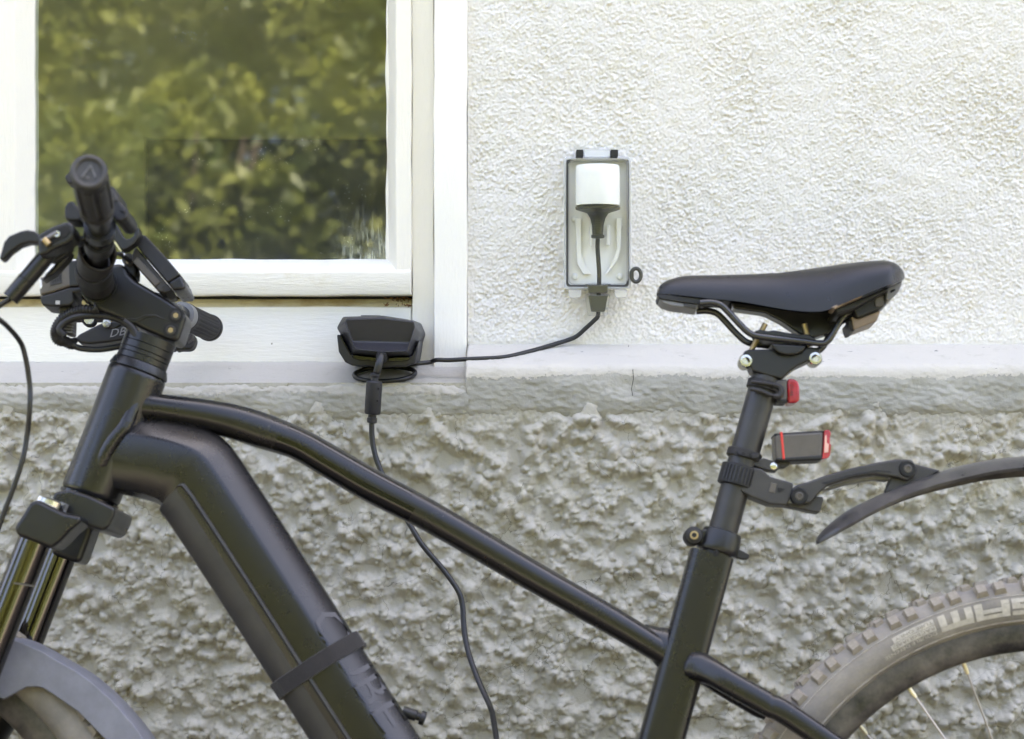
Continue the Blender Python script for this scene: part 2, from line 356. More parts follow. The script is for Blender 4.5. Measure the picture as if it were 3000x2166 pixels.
def paint_mat(name, base=(.85, .825, .755), stain=(.60, .50, .30), samt=.55, streak=(6, 40, 40), thr=(.60, .78)):
    m = bpy.data.materials.new(name); m.use_nodes = True; N, L = nodes(m); p = N['Principled BSDF']
    p.inputs['Roughness'].default_value = .42; p.inputs['Specular IOR Level'].default_value = .4
    tc = N.new('ShaderNodeTexCoord')
    n1 = N.new('ShaderNodeTexNoise'); n1.inputs['Scale'].default_value = 9; n1.inputs['Detail'].default_value = 8; n1.inputs['Roughness'].default_value = .7; L.new(tc.outputs['Object'], n1.inputs['Vector'])
    r = N.new('ShaderNodeValToRGB'); r.color_ramp.elements[0].position = thr[0]; r.color_ramp.elements[1].position = thr[1]
    r.color_ramp.elements[0].color = (0, 0, 0, 1); r.color_ramp.elements[1].color = (samt,) * 3 + (1,); L.new(n1.outputs[0], r.inputs[0])
    mx = N.new('ShaderNodeMixRGB'); mx.inputs[1].default_value = (*base, 1); mx.inputs[2].default_value = (*stain, 1); L.new(r.outputs[0], mx.inputs[0])
    n3 = N.new('ShaderNodeTexNoise'); n3.inputs['Scale'].default_value = 95; n3.inputs['Detail'].default_value = 2; L.new(tc.outputs['Object'], n3.inputs['Vector'])
    g = N.new('ShaderNodeMath'); g.operation = 'GREATER_THAN'; g.inputs[1].default_value = .795; L.new(n3.outputs[0], g.inputs[0])
    m2 = N.new('ShaderNodeMixRGB'); m2.inputs[2].default_value = (.22, .17, .10, 1); L.new(g.outputs[0], m2.inputs[0]); L.new(mx.outputs[0], m2.inputs[1])
    L.new(m2.outputs[0], p.inputs['Base Color'])
    mp = N.new('ShaderNodeMapping'); mp.inputs['Scale'].default_value = streak; L.new(tc.outputs['Object'], mp.inputs[0])
    n2 = N.new('ShaderNodeTexNoise'); n2.inputs['Scale'].default_value = 7; n2.inputs['Detail'].default_value = 5; n2.inputs['Roughness'].default_value = .65; L.new(mp.outputs[0], n2.inputs['Vector'])
    b = N.new('ShaderNodeBump'); b.inputs['Strength'].default_value = .55; b.inputs['Distance'].default_value = .0016; L.new(n2.outputs[0], b.inputs['Height']); L.new(b.outputs[0], p.inputs['Normal'])
    return m
M['paintH'] = paint_mat('old_white_gloss_paint')
M['paintV'] = paint_mat('old_white_gloss_paint_upright', base=(.85, .815, .73), streak=(40, 40, 6), samt=.25)
M['paintC'] = paint_mat('white_casing_paint', base=(.88, .855, .79), streak=(40, 40, 8), samt=.10)
M['paintD'] = paint_mat('dirty_white_paint', base=(.76, .69, .50), stain=(.45, .32, .13), samt=.9, thr=(.50, .72))

# ---- ground
M['lawn'] = mat('lawn', (.055, .085, .025), .9, var=.6, vscale=2.2, col2=(.11, .115, .045))
M['gravel'] = mat('brown_bounce_paving', (.085, .070, .052), .95, var=.5, vscale=60, col2=(.060, .050, .038), bump=1, bscale=90)
g = mk('ground', [(-250, -250, -.004), (250, -250, -.004), (250, 250, -.004), (-250, 250, -.004)], [(0, 1, 2, 3)], 'lawn'); tag(g, kind='structure')
g = mk('path', [(-9, -4.8, 0), (9, -4.8, 0), (9, 0, 0), (-9, 0, 0)], [(0, 1, 2, 3)], 'gravel'); tag(g, kind='structure')  # unseen paving, added; depth and tone set for its bounce on wall and bike

# ---- house
house = empty('house'); tag(house, 'white rendered house with grey roughcast plinth, painted ledge and old white window', 'house')
XE = -.0570                        # edge between window casing and render
HX0, HX1, HZ = -3.6, 3.8, 3.7
# fine render in view: real relief
cell = .0012
xs = np.arange(XE, .96, cell); zs = np.arange(.9815, 1.63, cell)
ny, nx = len(zs), len(xs)
a = band_noise(ny, nx, cell, .0058, .55, 1, 1.3); b_ = band_noise(ny, nx, cell, .0032, .4, 2, 1.2); c_ = band_noise(ny, nx, cell, .035, .6, 3); d_ = band_noise(ny, nx, cell, .22, .6, 4)
h = .00042 * np.clip(a, -1.0, 2.6) + .00030 * b_ + .0004 * c_ + .0008 * d_
k = np.random.default_rng(5)
for _ in range(42000):             # grains
    i, j = k.integers(4, ny - 4), k.integers(4, nx - 4); rr = .0010 + .0015 * k.random() ** 2; n = int(rr / cell) + 2
    i0, i1, j0, j1 = max(i - n, 0), min(i + n + 1, ny), max(j - n, 0), min(j + n + 1, nx)
    yy, xx = np.mgrid[i0:i1, j0:j1]; dd = ((yy - i) ** 2 + (xx - j) ** 2) * (cell / rr) ** 2
    h[i0:i1, j0:j1] = np.maximum(h[i0:i1, j0:j1], (rr * .72) * np.sqrt(np.clip(1 - dd, 0, 1)) + h[i, j] * .5 * (dd < 1) - (dd >= 1) * 1)
XX, ZZ = np.meshgrid(xs, zs); h -= h.min() * 0
fade = np.clip((ZZ - .981) / .006, .15, 1)
grid_obj('rendered_wall', XX, -h * fade - .001, ZZ, 'stucco', house)
x1, z1 = xs[-1], zs[-1]
WX0, WZ1 = -1.22, 2.08            # outer window casing
far = MB()
far.add(box((x1, 0, .94), (HX1, .12, z1))).add(box((XE, 0, z1), (HX1, .12, HZ))).add(box((WX0, 0, WZ1), (XE, .12, HZ)))
far.add(box((HX0, 0, .92), (WX0, .12, HZ))).add(box((XE, .002, .94), (x1, .12, z1)))
far.add(box((HX0, .12, 0), (HX0 + .12, 4.5, HZ))).add(box((HX1 - .12, .12, 0), (HX1, 4.5, HZ))).add(box((HX0, 4.5, 0), (HX1, 4.62, HZ)))
far.obj('outer_walls', 'stucco_far', house, smooth=30)
M['tile'] = mat('roof_tile', (.22, .09, .055), .8, var=.4, vscale=6)
rf = MB(); rf.add(loft([[Vector((x, -.45, HZ - .05)), Vector((x, -.45, HZ + .06)), Vector((x, 2.3, HZ + 1.7)), Vector((x, 5.0, HZ + .06)), Vector((x, 5.0, HZ - .05))] for x in (HX0 - .3, HX1 + .3)]))
rf.obj('roof', 'tile', house, smooth=30)  # unseen roof, added to close the house and block the sun
M['room'] = mat('dim_room_wall', (.16, .155, .10), .9, var=.3, vscale=2)
rm = MB(); rm.add(box((-1.5, 2.2, 0), (.4, 2.3, 2.6))).add(box((-1.6, .13, 0), (-1.5, 2.3, 2.6))).add(box((.4, .13, 0), (.5, 2.3, 2.6))).add(box((-1.6, .13, 2.6), (.5, 2.3, 2.65))).add(box((-1.6, .13, .3), (.5, 2.3, .35)))
rm.obj('room', 'room', house)
M['tone_board'] = mat('pale_olive_tone_board', (.62, .56, .24), .9, var=.25, vscale=5)
# added board gives the glass its paler area; opening at lower right stays dark
bd = MB(); px0 = W(424, 405, 1.1); bd.add(box((-1.48, 1.1, .36), (px0.x, 1.12, 2.58))).add(box((px0.x, 1.1, px0.z), (.38, 1.12, 2.58)))
bd.obj('added_inner_board', 'tone_board', house)
# roughcast plinth
cell = .0016
xs = np.arange(-1.02, 1.02, cell); zs = np.arange(.30, .935, cell); ny, nx = len(zs), len(xs)
XX, ZZ = np.meshgrid(xs, zs)
base = .0024 * band_noise(ny, nx, cell, .050, .5, 11) + .0012 * band_noise(ny, nx, cell, .022, .45, 12, 1.2) + .0003 * band_noise(ny, nx, cell, .009, .4, 13)
blob = np.zeros((ny, nx)); k = np.random.default_rng(14)
dens = band_noise(ny, nx, cell, .09, .6, 15)
for _ in range(13500):
    i, j = k.integers(0, ny), k.integers(0, nx)
    if dens[i, j] < k.normal(-.2, .9): continue
    rr = .0024 + .0062 * k.random() ** 2.2; el = k.uniform(.82, 1.22); an = k.uniform(0, math.pi); hh = rr * k.uniform(.6, 1.1); n = int(rr * 1.4 / cell) + 2
    i0, i1, j0, j1 = max(i - n, 0), min(i + n + 1, ny), max(j - n, 0), min(j + n + 1, nx)
    yy, xx = np.mgrid[i0:i1, j0:j1]; yy = (yy - i) * cell; xx = (xx - j) * cell
    p_ = (xx * math.cos(an) + yy * math.sin(an)) / (rr * el); q_ = (-xx * math.sin(an) + yy * math.cos(an)) / (rr / el)
    dome = hh * np.clip(1 - (p_ * p_ + q_ * q_) ** 1.15, 0, 1) ** .6
    blob[i0:i1, j0:j1] = np.maximum(blob[i0:i1, j0:j1], dome)
for _ in range(9000):
    i, j = k.integers(4, ny - 4), k.integers(4, nx - 4); rr = k.uniform(.0013, .0029); n = 2
    yy, xx = np.mgrid[i - n:i + n + 1, j - n:j + n + 1]; dd = ((yy - i) ** 2 + (xx - j) ** 2) * (cell / rr) ** 2
    sl3 = (slice(i - n, i + n + 1), slice(j - n, j + n + 1)); blob[sl3] = np.maximum(blob[sl3], blob[i, j] * .6 * (dd < 1) + rr * .7 * np.sqrt(np.clip(1 - dd, 0, 1)))
h = base + blob + .00026 * band_noise(ny, nx, cell, .0048, .35, 16)
wob = .010 * band_noise(ny, nx, cell, .16, .5, 17)[:1, :] + .006 * band_noise(ny, nx, cell, .04, .5, 18)[:1, :]
fade = np.clip((.899 + wob - ZZ) / .016, 0, 1); fade = fade * fade * (3 - 2 * fade)
h = np.where(ZZ > .893, np.minimum(h, .0045), h * 1.35)
Yp = -.0885 - np.maximum(h, -.0045) * fade - (1 - fade) * .0004 * band_noise(ny, nx, cell, .008, .5, 19)
Yp[ZZ > .915] = np.maximum(Yp[ZZ > .915], -.0885)
grid_obj('roughcast_plinth', XX, Yp, ZZ, 'plinth', house)
def outer_plinth(xa, xb, za, zb, seed, cell=.0042):
    x = np.arange(xa, xb + cell, cell); z = np.arange(za, zb + cell * .5, cell); ny, nx = len(z), len(x); X, Zc = np.meshgrid(x, z)
    hh_ = .0024 * band_noise(ny, nx, cell, .05, .5, seed) + .0016 * band_noise(ny, nx, cell, .022, .45, seed + 1); bl_ = np.zeros((ny, nx)); k = np.random.default_rng(seed)
    for _ in range(int((xb - xa) * (zb - za) * 7000)):
        i, j = k.integers(0, ny), k.integers(0, nx); rr = .004 + .007 * k.random() ** 1.6; n = int(rr / cell) + 1
        i0, i1, j0, j1 = max(i - n, 0), min(i + n + 1, ny), max(j - n, 0), min(j + n + 1, nx); yy, xx = np.mgrid[i0:i1, j0:j1]
        bl_[i0:i1, j0:j1] = np.maximum(bl_[i0:i1, j0:j1], rr * .9 * np.sqrt(np.clip(1 - ((yy - i) ** 2 + (xx - j) ** 2) * (cell / rr) ** 2, 0, 1)))
    return grid_obj('outer_plinth', X, -.0885 - np.maximum(hh_ + bl_, -.003) * 1.1, Zc, 'plinth', house)
outer_plinth(-2.3, -1.02, .0, .908, 61); outer_plinth(1.02, 2.3, .0, .908, 63); outer_plinth(-1.02, 1.02, .0, .300, 65)
MB().add(box((HX0, -.080, 0), (HX1, .12, .8995))).obj('plinth_core', 'plinth_far', house, smooth=30)
# painted ledge and window sill, swept profiles with a little wobble
def sweep(name, prof, xa, xb, m, cx=.0035, amp=.00045, seed=30):
    P = np.array(prof); seg = np.r_[0, np.cumsum(np.hypot(*np.diff(P, axis=0).T))]
    t = np.arange(0, seg[-1], .0022); t = np.r_[t, seg[-1]]; y = np.interp(t, seg, P[:, 0]); z = np.interp(t, seg, P[:, 1])
    for _ in range(3):
        y[1:-1] = .25 * y[:-2] + .5 * y[1:-1] + .25 * y[2:]; z[1:-1] = .25 * z[:-2] + .5 * z[1:-1] + .25 * z[2:]
    ty, tz = np.gradient(y), np.gradient(z); ln = np.hypot(ty, tz); nyv, nzv = -tz / ln, ty / ln
    x = np.arange(xa, xb + cx * .5, cx); ny, nx = len(t), len(x)
    n = amp * band_noise(ny, nx, cx, .09, .6, seed) + amp * .45 * band_noise(ny, nx, cx, .022, .5, seed + 1) + amp * .7 * band_noise(ny, nx, cx, .011, .5, seed + 2)
    face = np.clip((.94 - z) / .01, 0, 1)[:, None]        # the weathered front face is rougher
    n = n * (.5 + 1.3 * face); n[-1, :] = 0; n[0, :] *= .2
    sg = -1 if (nyv.mean() > 0) else 1
    X = np.repeat(x[None, :], ny, 0)
    return grid_obj(name, X, y[:, None] + sg * n * nyv[:, None], z[:, None] + sg * n * nzv[:, None], m, house)
sweep('painted_ledge', [(.01, .9835), (-.002, .9822), (-.083, .9572), (-.0895, .9535), (-.0925, .9460), (-.0935, .930), (-.0922, .908), (-.0905, .899), (-.084, .889)], XE + .0015, 1.02, 'ledgeR', seed=30)
sweep('window_sill', [(.05, .9660), (.015, .9608), (-.084, .9331), (-.0900, .929), (-.0928, .921), (-.0922, .906), (-.0905, .898), (-.084, .888)], -1.02, XE + .0015, 'ledgeL', seed=40)
RL = [(.01, .9835), (-.002, .9822), (-.083, .9572), (-.0895, .9535), (-.0925, .9460), (-.0935, .930), (-.0922, .908), (-.0905, .899), (-.084, .889)]
RS = [(.05, .9660), (.015, .9608), (-.084, .9331), (-.0900, .929), (-.0928, .921), (-.0922, .906), (-.0905, .898), (-.084, .888)]
sweep('painted_ledge', RL, 1.02, HX1, 'ledgeR', cx=.012, seed=50)
sweep('window_sill', RS, HX0, -1.02, 'ledgeL', cx=.012, seed=54)
# end face of the raised ledge
ef = extw([(1373, 1012), (1373, 1075), (1370, 1100), (1370, 1085), (1370, 1040)], -.01, -.02)
mk('ledge_end', [(XE, .01, .9835), (XE, -.083, .9572), (XE, -.0922, .946), (XE, -.0932, .93), (XE, -.09, .91), (XE, .01, .93), (XE + .003, .01, .9835), (XE + .003, -.083, .9572), (XE + .003, -.0922, .946), (XE + .003, -.0932, .93), (XE + .003, -.09, .91), (XE + .003, .01, .93)],
   [(0, 1, 2, 3, 4, 5), (6, 7, 8, 9, 10, 11)] + [(i, (i + 1) % 6, 6 + (i + 1) % 6, 6 + i) for i in range(6)], 'ledgeR', house)
ck = [(1842, 1012), (1838, 1028), (1850, 1040), (1848, 1052), (1858, 1064), (1854, 1085), (1856, 1110), (1850, 1140), (1854, 1160)]
cp_ = []
for u, v in ck:
    y = -.0932 if v > 1075 else float(np.interp(v, [1010, 1072], [-.004, -.086]))
    cp_.append(W(u, v, y - .0002))
mk('ledge_crack', *tube(cp_, .00032, 5), 'dark', house)
# ---- window
def wx(u, y): return (u - 1500) / FPX * (y - CAMY)
def wz(v, y): return CAMZ - (v - 1083) / FPX * (y - CAMY)
def wobbly_box(name, a, b, m, parent, bevel=.003, cut=14, amp=.0008):
    """painted timber: rounded and slightly uneven"""
    me = bpy.data.meshes.new(name); bm = bmesh.new(); v, f = box(a, b)
    V = [bm.verts.new(p) for p in v]
    for q in f: bm.faces.new([V[i] for i in q])
    bmesh.ops.recalc_face_normals(bm, faces=bm.faces)
    bmesh.ops.bevel(bm, geom=list(bm.edges), offset=bevel, segments=3, affect='EDGES', profile=.6)
    L_ = max(b[i] - a[i] for i in range(3)); ax = max(range(3), key=lambda i: b[i] - a[i])
    for s in range(1, cut):
        co = [0, 0, 0]; co[ax] = a[ax] + (b[ax] - a[ax]) * s / cut; no = [0, 0, 0]; no[ax] = 1
        bmesh.ops.bisect_plane(bm, geom=list(bm.verts) + list(bm.edges) + list(bm.faces), plane_co=co, plane_no=no)
    ph = random.uniform(0, 9)
    for q in bm.verts:
        t = q.co[ax]
        for i in range(3):
            if i != ax: q.co[i] += amp * (math.sin(t * 23 + ph + i * 2) * .6 + math.sin(t * 61 + ph * 2 + i) * .4)
    bm.to_mesh(me); bm.free()
    return link(name, me, m, parent, smooth=35)
WL = -1.10
yb = .014
win = wobbly_box('window', (wx(1207, .010), .010, .952), (wx(1271, .010), .12, WZ1), 'paintV', house, .002, 20)   # right jamb
wobbly_box('casing', (wx(1271, -.012), -.012, .9495), (XE - .0005, .118, WZ1), 'paintC', win, .003, 24)
wobbly_box('casing', (WX0, -.012, .9485), (WX0 + .05, .118, WZ1), 'paintC', win, .003, 12)
wobbly_box('casing', (WX0 + .05, -.0115, WZ1 - .05), (wx(1271, -.012), .118, WZ1), 'paintC', win, .003, 12)
wobbly_box('jamb', (WX0 + .05, .010, .953), (WX0 + .08, .12, WZ1 - .05), 'paintV', win, .002, 12)
wobbly_box('bottom_board', (WX0 + .08, yb, .948), (wx(1207, .010) - .0006, .12, wz(899, yb)), 'paintH', win, .003, 20, .0006)
# sloping dirty rebate above the board
x0, x1_ = WX0 + .08, wx(1207, .010) - .0008
za, zb = wz(899, yb), wz(876, .03)
mk('rebate', [(x0, yb + .003, za - .002), (x1_, yb + .003, za - .002), (x1_, .034, zb), (x0, .034, zb), (x0, .034, za - .02), (x1_, .034, za - .02)], [(0, 1, 2, 3), (0, 4, 5, 1), (3, 2, 5, 4), (0, 3, 4), (1, 5, 2)], 'paintD', win)
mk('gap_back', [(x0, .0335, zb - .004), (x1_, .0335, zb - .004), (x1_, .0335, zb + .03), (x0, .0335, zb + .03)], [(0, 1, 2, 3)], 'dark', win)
ys = -.004; yg = .030
xr0, xr1 = wx(1133, ys), wx(1205, ys)
zr1, zr0 = wz(757, ys), wz(866, ys)
# right stile, bottom rail with glazing bevel (profile swept along the member)
def prof_bar(name, prof, axis, a, b, m, parent, n=26, amp=.0007, taper=0.0):
    """prof: closed list of (across, depth); axis 'x' horizontal bar, 'z' upright"""
    rings = []; ph = random.uniform(0, 9)
    for i in range(n + 1):
        t = a + (b - a) * i / n; wob = amp * (math.sin(t * 31 + ph) * .6 + math.sin(t * 83 + ph) * .5)
        rings.append([Vector((t, q, p + wob)) if axis == 'x' else Vector((p + wob, q, t)) for p, q in prof])
    v, f = loft(rings); return mk(name, v, f, m, parent, smooth=35, bevel=.0016, seg=2)
zbev = wz(797, ys)
prof_bar('bottom_rail', [(zr0, .03), (zr0, ys + .002), (zr0 + .003, ys), (zbev, ys), (zbev + .002, ys + .002), (zr1, .022), (zr1, .045), (zr0, .045)], 'x', WX0 + .083, xr1 - .0002, 'paintH', win)
xbev = wx(1160, ys)
prof_bar('stile', [(xr1, .045), (xr1, ys + .0025), (xbev, ys + .002), (xbev - .001, ys + .004), (xr0, .022), (xr0, .045)], 'z', zbev + .0008, WZ1 - .06, 'paintV', win)
xl1 = wx(101, .02); xl0 = xl1 - .055
prof_bar('stile', [(xl0, .045), (xl0, ys + .0025), (xl1 - .020, ys + .002), (xl1 - .018, ys + .004), (xl1, .022), (xl1, .045)], 'z', zbev + .0008, WZ1 - .06, 'paintV', win)
prof_bar('stile', [(WX0 + .082, .045), (WX0 + .082, ys + .0025), (WX0 + .12, ys + .002), (WX0 + .13, .022), (WX0 + .13, .045)], 'z', zbev + .0008, WZ1 - .06, 'paintV', win)
prof_bar('top_rail', [(WZ1 - .11, .022), (WZ1 - .09, ys), (WZ1 - .055, ys), (WZ1 - .055, .045), (WZ1 - .11, .045)], 'x', WX0 + .083, xr1, 'paintH', win)
# putty line
prof_bar('putty', [(xr0 - .0025, .0235), (xr0 + .003, .0200), (xr0 + .003, .028), (xr0 - .0025, .028)], 'z', zr1, WZ1 - .1, 'paintV', win, amp=.0012, n=60)

def dirty_glass():
    m = clear_mat('old_window_glass', (.93, .96, .92), 1.62, .012); N, L = nodes(m)
    out = [n for n in N if n.type == 'OUTPUT_MATERIAL'][0]; base = out.inputs[0].links[0].from_socket
    tc = N.new('ShaderNodeTexCoord')
    def noise(s, d=2, r=.5, scl=None):
        n = N.new('ShaderNodeTexNoise'); n.inputs['Scale'].default_value = s; n.inputs['Detail'].default_value = d; n.inputs['Roughness'].default_value = r
        if scl:
            mp = N.new('ShaderNodeMapping'); mp.inputs['Scale'].default_value = scl; L.new(tc.outputs['Object'], mp.inputs[0]); L.new(mp.outputs[0], n.inputs['Vector'])
        else: L.new(tc.outputs['Object'], n.inputs['Vector'])
        return n.outputs[0]
    def mp_range(s, a, b, c=0, d=1):
        r = N.new('ShaderNodeMapRange'); r.inputs[1].default_value = a; r.inputs[2].default_value = b; r.inputs[3].default_value = c; r.inputs[4].default_value = d; L.new(s, r.inputs[0]); return r.outputs[0]
    def op(o, a, b):
        n = N.new('ShaderNodeMath'); n.operation = o; n.use_clamp = True
        for i, x in enumerate((a, b)):
            if isinstance(x, (int, float)): n.inputs[i].default_value = x
            else: L.new(x, n.inputs[i])
        return n.outputs[0]
    sep = N.new('ShaderNodeSeparateXYZ'); L.new(tc.outputs['Object'], sep.inputs[0])
    dust = mp_range(noise(6, 6, .7), .35, .75, .02, .06)
    vor = N.new('ShaderNodeTexVoronoi'); vor.inputs['Scale'].default_value = 210; L.new(tc.outputs['Object'], vor.inputs['Vector'])
    lsz = mp_range(noise(30, 3), .45, .8, .03, .19)
    lt = N.new('ShaderNodeMath'); lt.operation = 'LESS_THAN'; L.new(vor.outputs['Distance'], lt.inputs[0]); L.new(lsz, lt.inputs[1])
    specks = op('MULTIPLY', lt.outputs[0], .75)
    # dried drips climbing from the lower right corner
    cxm = mp_range(sep.outputs['X'], wx(955, yg), wx(1060, yg)); low = mp_range(sep.outputs['Z'], wz(560, yg), wz(757, yg))
    drip = mp_range(noise(1.2, 6, .7, (150, 1, 22)), .50, .60, 0, 1); drip2 = mp_range(noise(60, 5, .7), .42, .6, 0, 1)
    dd = op('MULTIPLY', op('MULTIPLY', op('MULTIPLY', drip, cxm), low), op('MULTIPLY', low, .62)); dd2 = op('MULTIPLY', op('MULTIPLY', drip2, op('POWER', low, 3.0)), op('MULTIPLY', cxm, .4))
    thin = op('MULTIPLY', mp_range(noise(1.0, 2, .5, (95, 1, 1.6)), .735, .75, 0, .16), low)
    fac = op('ADD', op('ADD', dust, specks), op('ADD', op('ADD', dd, dd2), thin))
    d = N.new('ShaderNodeBsdfDiffuse'); d.inputs[0].default_value = (.52, .53, .42, 1)
    mx = N.new('ShaderNodeMixShader'); L.new(fac, mx.inputs[0]); L.new(base, mx.inputs[1]); L.new(d.outputs[0], mx.inputs[2])
    L.new(mx.outputs[0], out.inputs[0]); return m
M['glass'] = dirty_glass()
gl = MB().add(box((xl1 - .012, yg - .003, zr1 - .012), (xr0 + .012, yg + .001, WZ1 - .09))).obj('pane', 'glass', win, smooth=None)
gl = MB().add(box((WX0 + .118, yg - .003, zr1 - .012), (xl0 + .012, yg + .001, WZ1 - .09))).obj('pane', 'glass', win, smooth=None)
# dry plant crumbs caught on the frame corner
k = random.Random(3); db = MB()
for i in range(46):
    u = 1120 + 85 * k.random() ** .6; v = 872 + k.random() * 26; y = yb + .002 - .004 * k.random() + (.016 if v < 890 else 0)
    c = W(u, v, y); s = k.uniform(.0006, .0016); dirv = Vector((k.uniform(-1, 1), k.uniform(-.3, .3), k.uniform(-1, 1))).normalized()
    db.add(tube([c - dirv * s * 2, c, c + dirv * s * 1.5 + Vector((s * .4, 0, s * .4))], [s * .3, s * .6, s * .2], n=5))
M['crumb'] = mat('dry_brown_crumbs', (.20, .10, .035), .9)
o = db.obj('plant_debris', 'crumb'); tag(o, 'dry brown plant crumbs caught under the window sash', 'debris', kind='stuff')

# ================================================================== SOCKET BOX ON THE WALL
def rrect(x0, z0, x1, z1, r, n=5):
    P = []
    for cx, cz, a0 in ((x1 - r, z1 - r, 0), (x0 + r, z1 - r, 90), (x0 + r, z0 + r, 180), (x1 - r, z0 + r, 270)):
        for i in range(n + 1):
            t = R(a0 + 90 * i / n); P.append((cx + r * math.cos(t), cz + r * math.sin(t)))
    return P
def frame_ring(o, i, y0, y1):
    n = len(o); v = [(x, y1, z) for x, z in o] + [(x, y1, z) for x, z in i] + [(x, y0, z) for x, z in o] + [(x, y0, z) for x, z in i]; f = []
    for a in range(n):
        b = (a + 1) % n
        f += [(a, b, n + b, n + a), (2 * n + a, 3 * n + a, 3 * n + b, 2 * n + b), (a, 2 * n + a, 2 * n + b, b), (n + a, n + b, 3 * n + b, 3 * n + a)]
    return v, f
def plate(o, y0, y1):
    n = len(o); v = [(x, y1, z) for x, z in o] + [(x, y0, z) for x, z in o]
    return v, [tuple(range(n)), tuple(range(2 * n - 1, n - 1, -1))] + [(a, (a + 1) % n, n + (a + 1) % n, n + a) for a in range(n)]
YF = -.018
a = W(*Z8(152, 1308), YF); b = W(*Z8(728, 178), YF); bx0, bz0, bx1, bz1 = a.x, a.z, b.x, b.z
sb = empty('socket_box', ((bx0 + bx1) / 2, 0, bz0)); sbo = sb.location.copy()
tag(sb, 'clear lidded weatherproof plug box fixed to the white wall', 'plug box')
def SB(mb, name, m, **k):
    mb.v = [(Vector(p) - sbo) for p in mb.v]; return mb.obj(name, m, sb, **k)
ro = rrect(bx0, bz0, bx1, bz1, .004); ri = rrect(bx0 + .0022, bz0 + .0022, bx1 - .0022, bz1 - .0022, .003)
SB(MB().add(frame_ring(ro, ri, -.001, -.012)).add(plate(ri, -.001, -.005)), 'back_shell', 'white_pl', bevel=.0006)
rs_o = rrect(bx0 + .0030, bz0 + .0030, bx1 - .0030, bz1 - .0030, .004); rs_i = rrect(bx0 + .0056, bz0 + .0056, bx1 - .0056, bz1 - .0056, .004)
SB(MB().add(frame_ring(rs_o, rs_i, -.010, -.0165)), 'seal', 'seal')
SB(MB().add(frame_ring(ro, rs_o, -.0122, -.019)), 'lid_rim', 'clearedge', bevel=.0008)
lo = rrect(bx0 + .0060, bz0 + .0060, bx1 - .0060, bz1 - .0060, .006); li = rrect(bx0 + .0085, bz0 + .0085, bx1 - .0085, bz1 - .0085, .005)
lt_ = rrect(bx0 + .0090, bz0 + .0095, bx1 - .0090, bz1 - .0090, .006)
n = len(lo); v = [(x, -.015, z) for x, z in lo] + [(x, -.060, z) for x, z in lo] + [(x, -.0655, z) for x, z in lt_]
f = [(i, (i + 1) % n, n + (i + 1) % n, n + i) for i in range(n)] + [(n + i, n + (i + 1) % n, 2 * n + (i + 1) % n, 2 * n + i) for i in range(n)] + [tuple(range(2 * n, 3 * n))]
mbb = MB(); mbb.add((v, f)); SB(mbb, 'lid', 'clear', smooth=50)
for (p, q) in (((258, 112), (320, 174)), ((552, 112), (617, 174))):
    SB(MB().add(extw([p, (q[0], p[1]), q, (p[0], q[1])], -.004, -.034, Z8)), 'hinge', 'plastic', bevel=.0012)
SB(MB().add(extw([(325, 110), (548, 110), (548, 176), (325, 176)], -.018, -.032, Z8)), 'hinge_tab', 'clearedge', bevel=.001)
for p in (193, 587):
    SB(MB().add(extw([(p, 1312), (p + 107, 1312), (p + 107, 1362), (p + 92, 1380), (p + 15, 1380), (p, 1362)], -.022, -.036, Z8)), 'latch', 'clearedge', bevel=.0008)
SB(MB().add(extw([(362, 1272), (530, 1272), (525, 1340), (365, 1340)], -.014, -.032, Z8)).add(extw([(362, 1360), (530, 1360), (503, 1500), (388, 1500)], -.014, -.032, Z8)), 'gland', 'smoke', bevel=.001)
SB(MB().add(extw([(332, 1262), (557, 1262), (550, 1348), (338, 1348)], -.010, -.040, Z8)).add(extw([(336, 1354), (550, 1354), (527, 1532), (362, 1532)], -.010, -.040, Z8)), 'gland_cover', 'clear', bevel=.0015)
c = W(*Z8(770, 1188), -.024); tor = [c + Vector((.0062 * math.cos(t), 0, .0085 * math.sin(t))) for t in np.linspace(0, 2 * math.pi, 28, endpoint=False)]
SB(MB().add(tube(tor, .0025, 8, closed=True)).add(extw([(726, 1150), (750, 1155), (750, 1225), (726, 1232)], -.020, -.027, Z8)), 'lock_eye', 'smoke')
# white socket: upright rounded cylinder with cable entry
def upright(u, pts, y, nseg=40):
    """lathe about a vertical axis; pts = (zoom v, radius)"""
    rings = []
    for vv, r_ in pts:
        c = W(*Z8(u, vv), y); rings.append([c + Vector((r_ * math.cos(t), r_ * math.sin(t), 0)) for t in np.linspace(0, 2 * math.pi, nseg, endpoint=False)])
    return loft(rings)
SB(MB().add(upright(442, [(250, .0265), (262, .0275), (330, .0280), (560, .0282), (592, .0276), (596, .0200)], -.0325)), 'socket', 'white_pl', smooth=60)
SB(MB().add(extw([(250, 700), (300, 700), (300, 1010), (330, 1100), (385, 1180), (320, 1180), (265, 1090)], -.006, -.012, Z8)).add(extw([(600, 700), (645, 700), (640, 960), (610, 1060), (560, 1130), (520, 1180), (505, 1180), (570, 1070), (605, 960)], -.006, -.012, Z8)).add(extw([(375, 760), (392, 760), (392, 940), (375, 940)], -.006, -.016, Z8)).add(extw([(520, 760), (545, 760), (545, 930), (520, 930)], -.006, -.016, Z8)), 'inner_rib', 'white_pl', bevel=.0006)
for q in ((240, 706), (632, 768), (247, 1200), (632, 1198)):
    c = W(*Z8(*q), -.0056); SB(MB().add(lathe(c, c + Vector((0, -1, 0)), [(0, .0042), (.0015, .0040), (.0022, .003)], 14)), 'screw', 'white_pl')

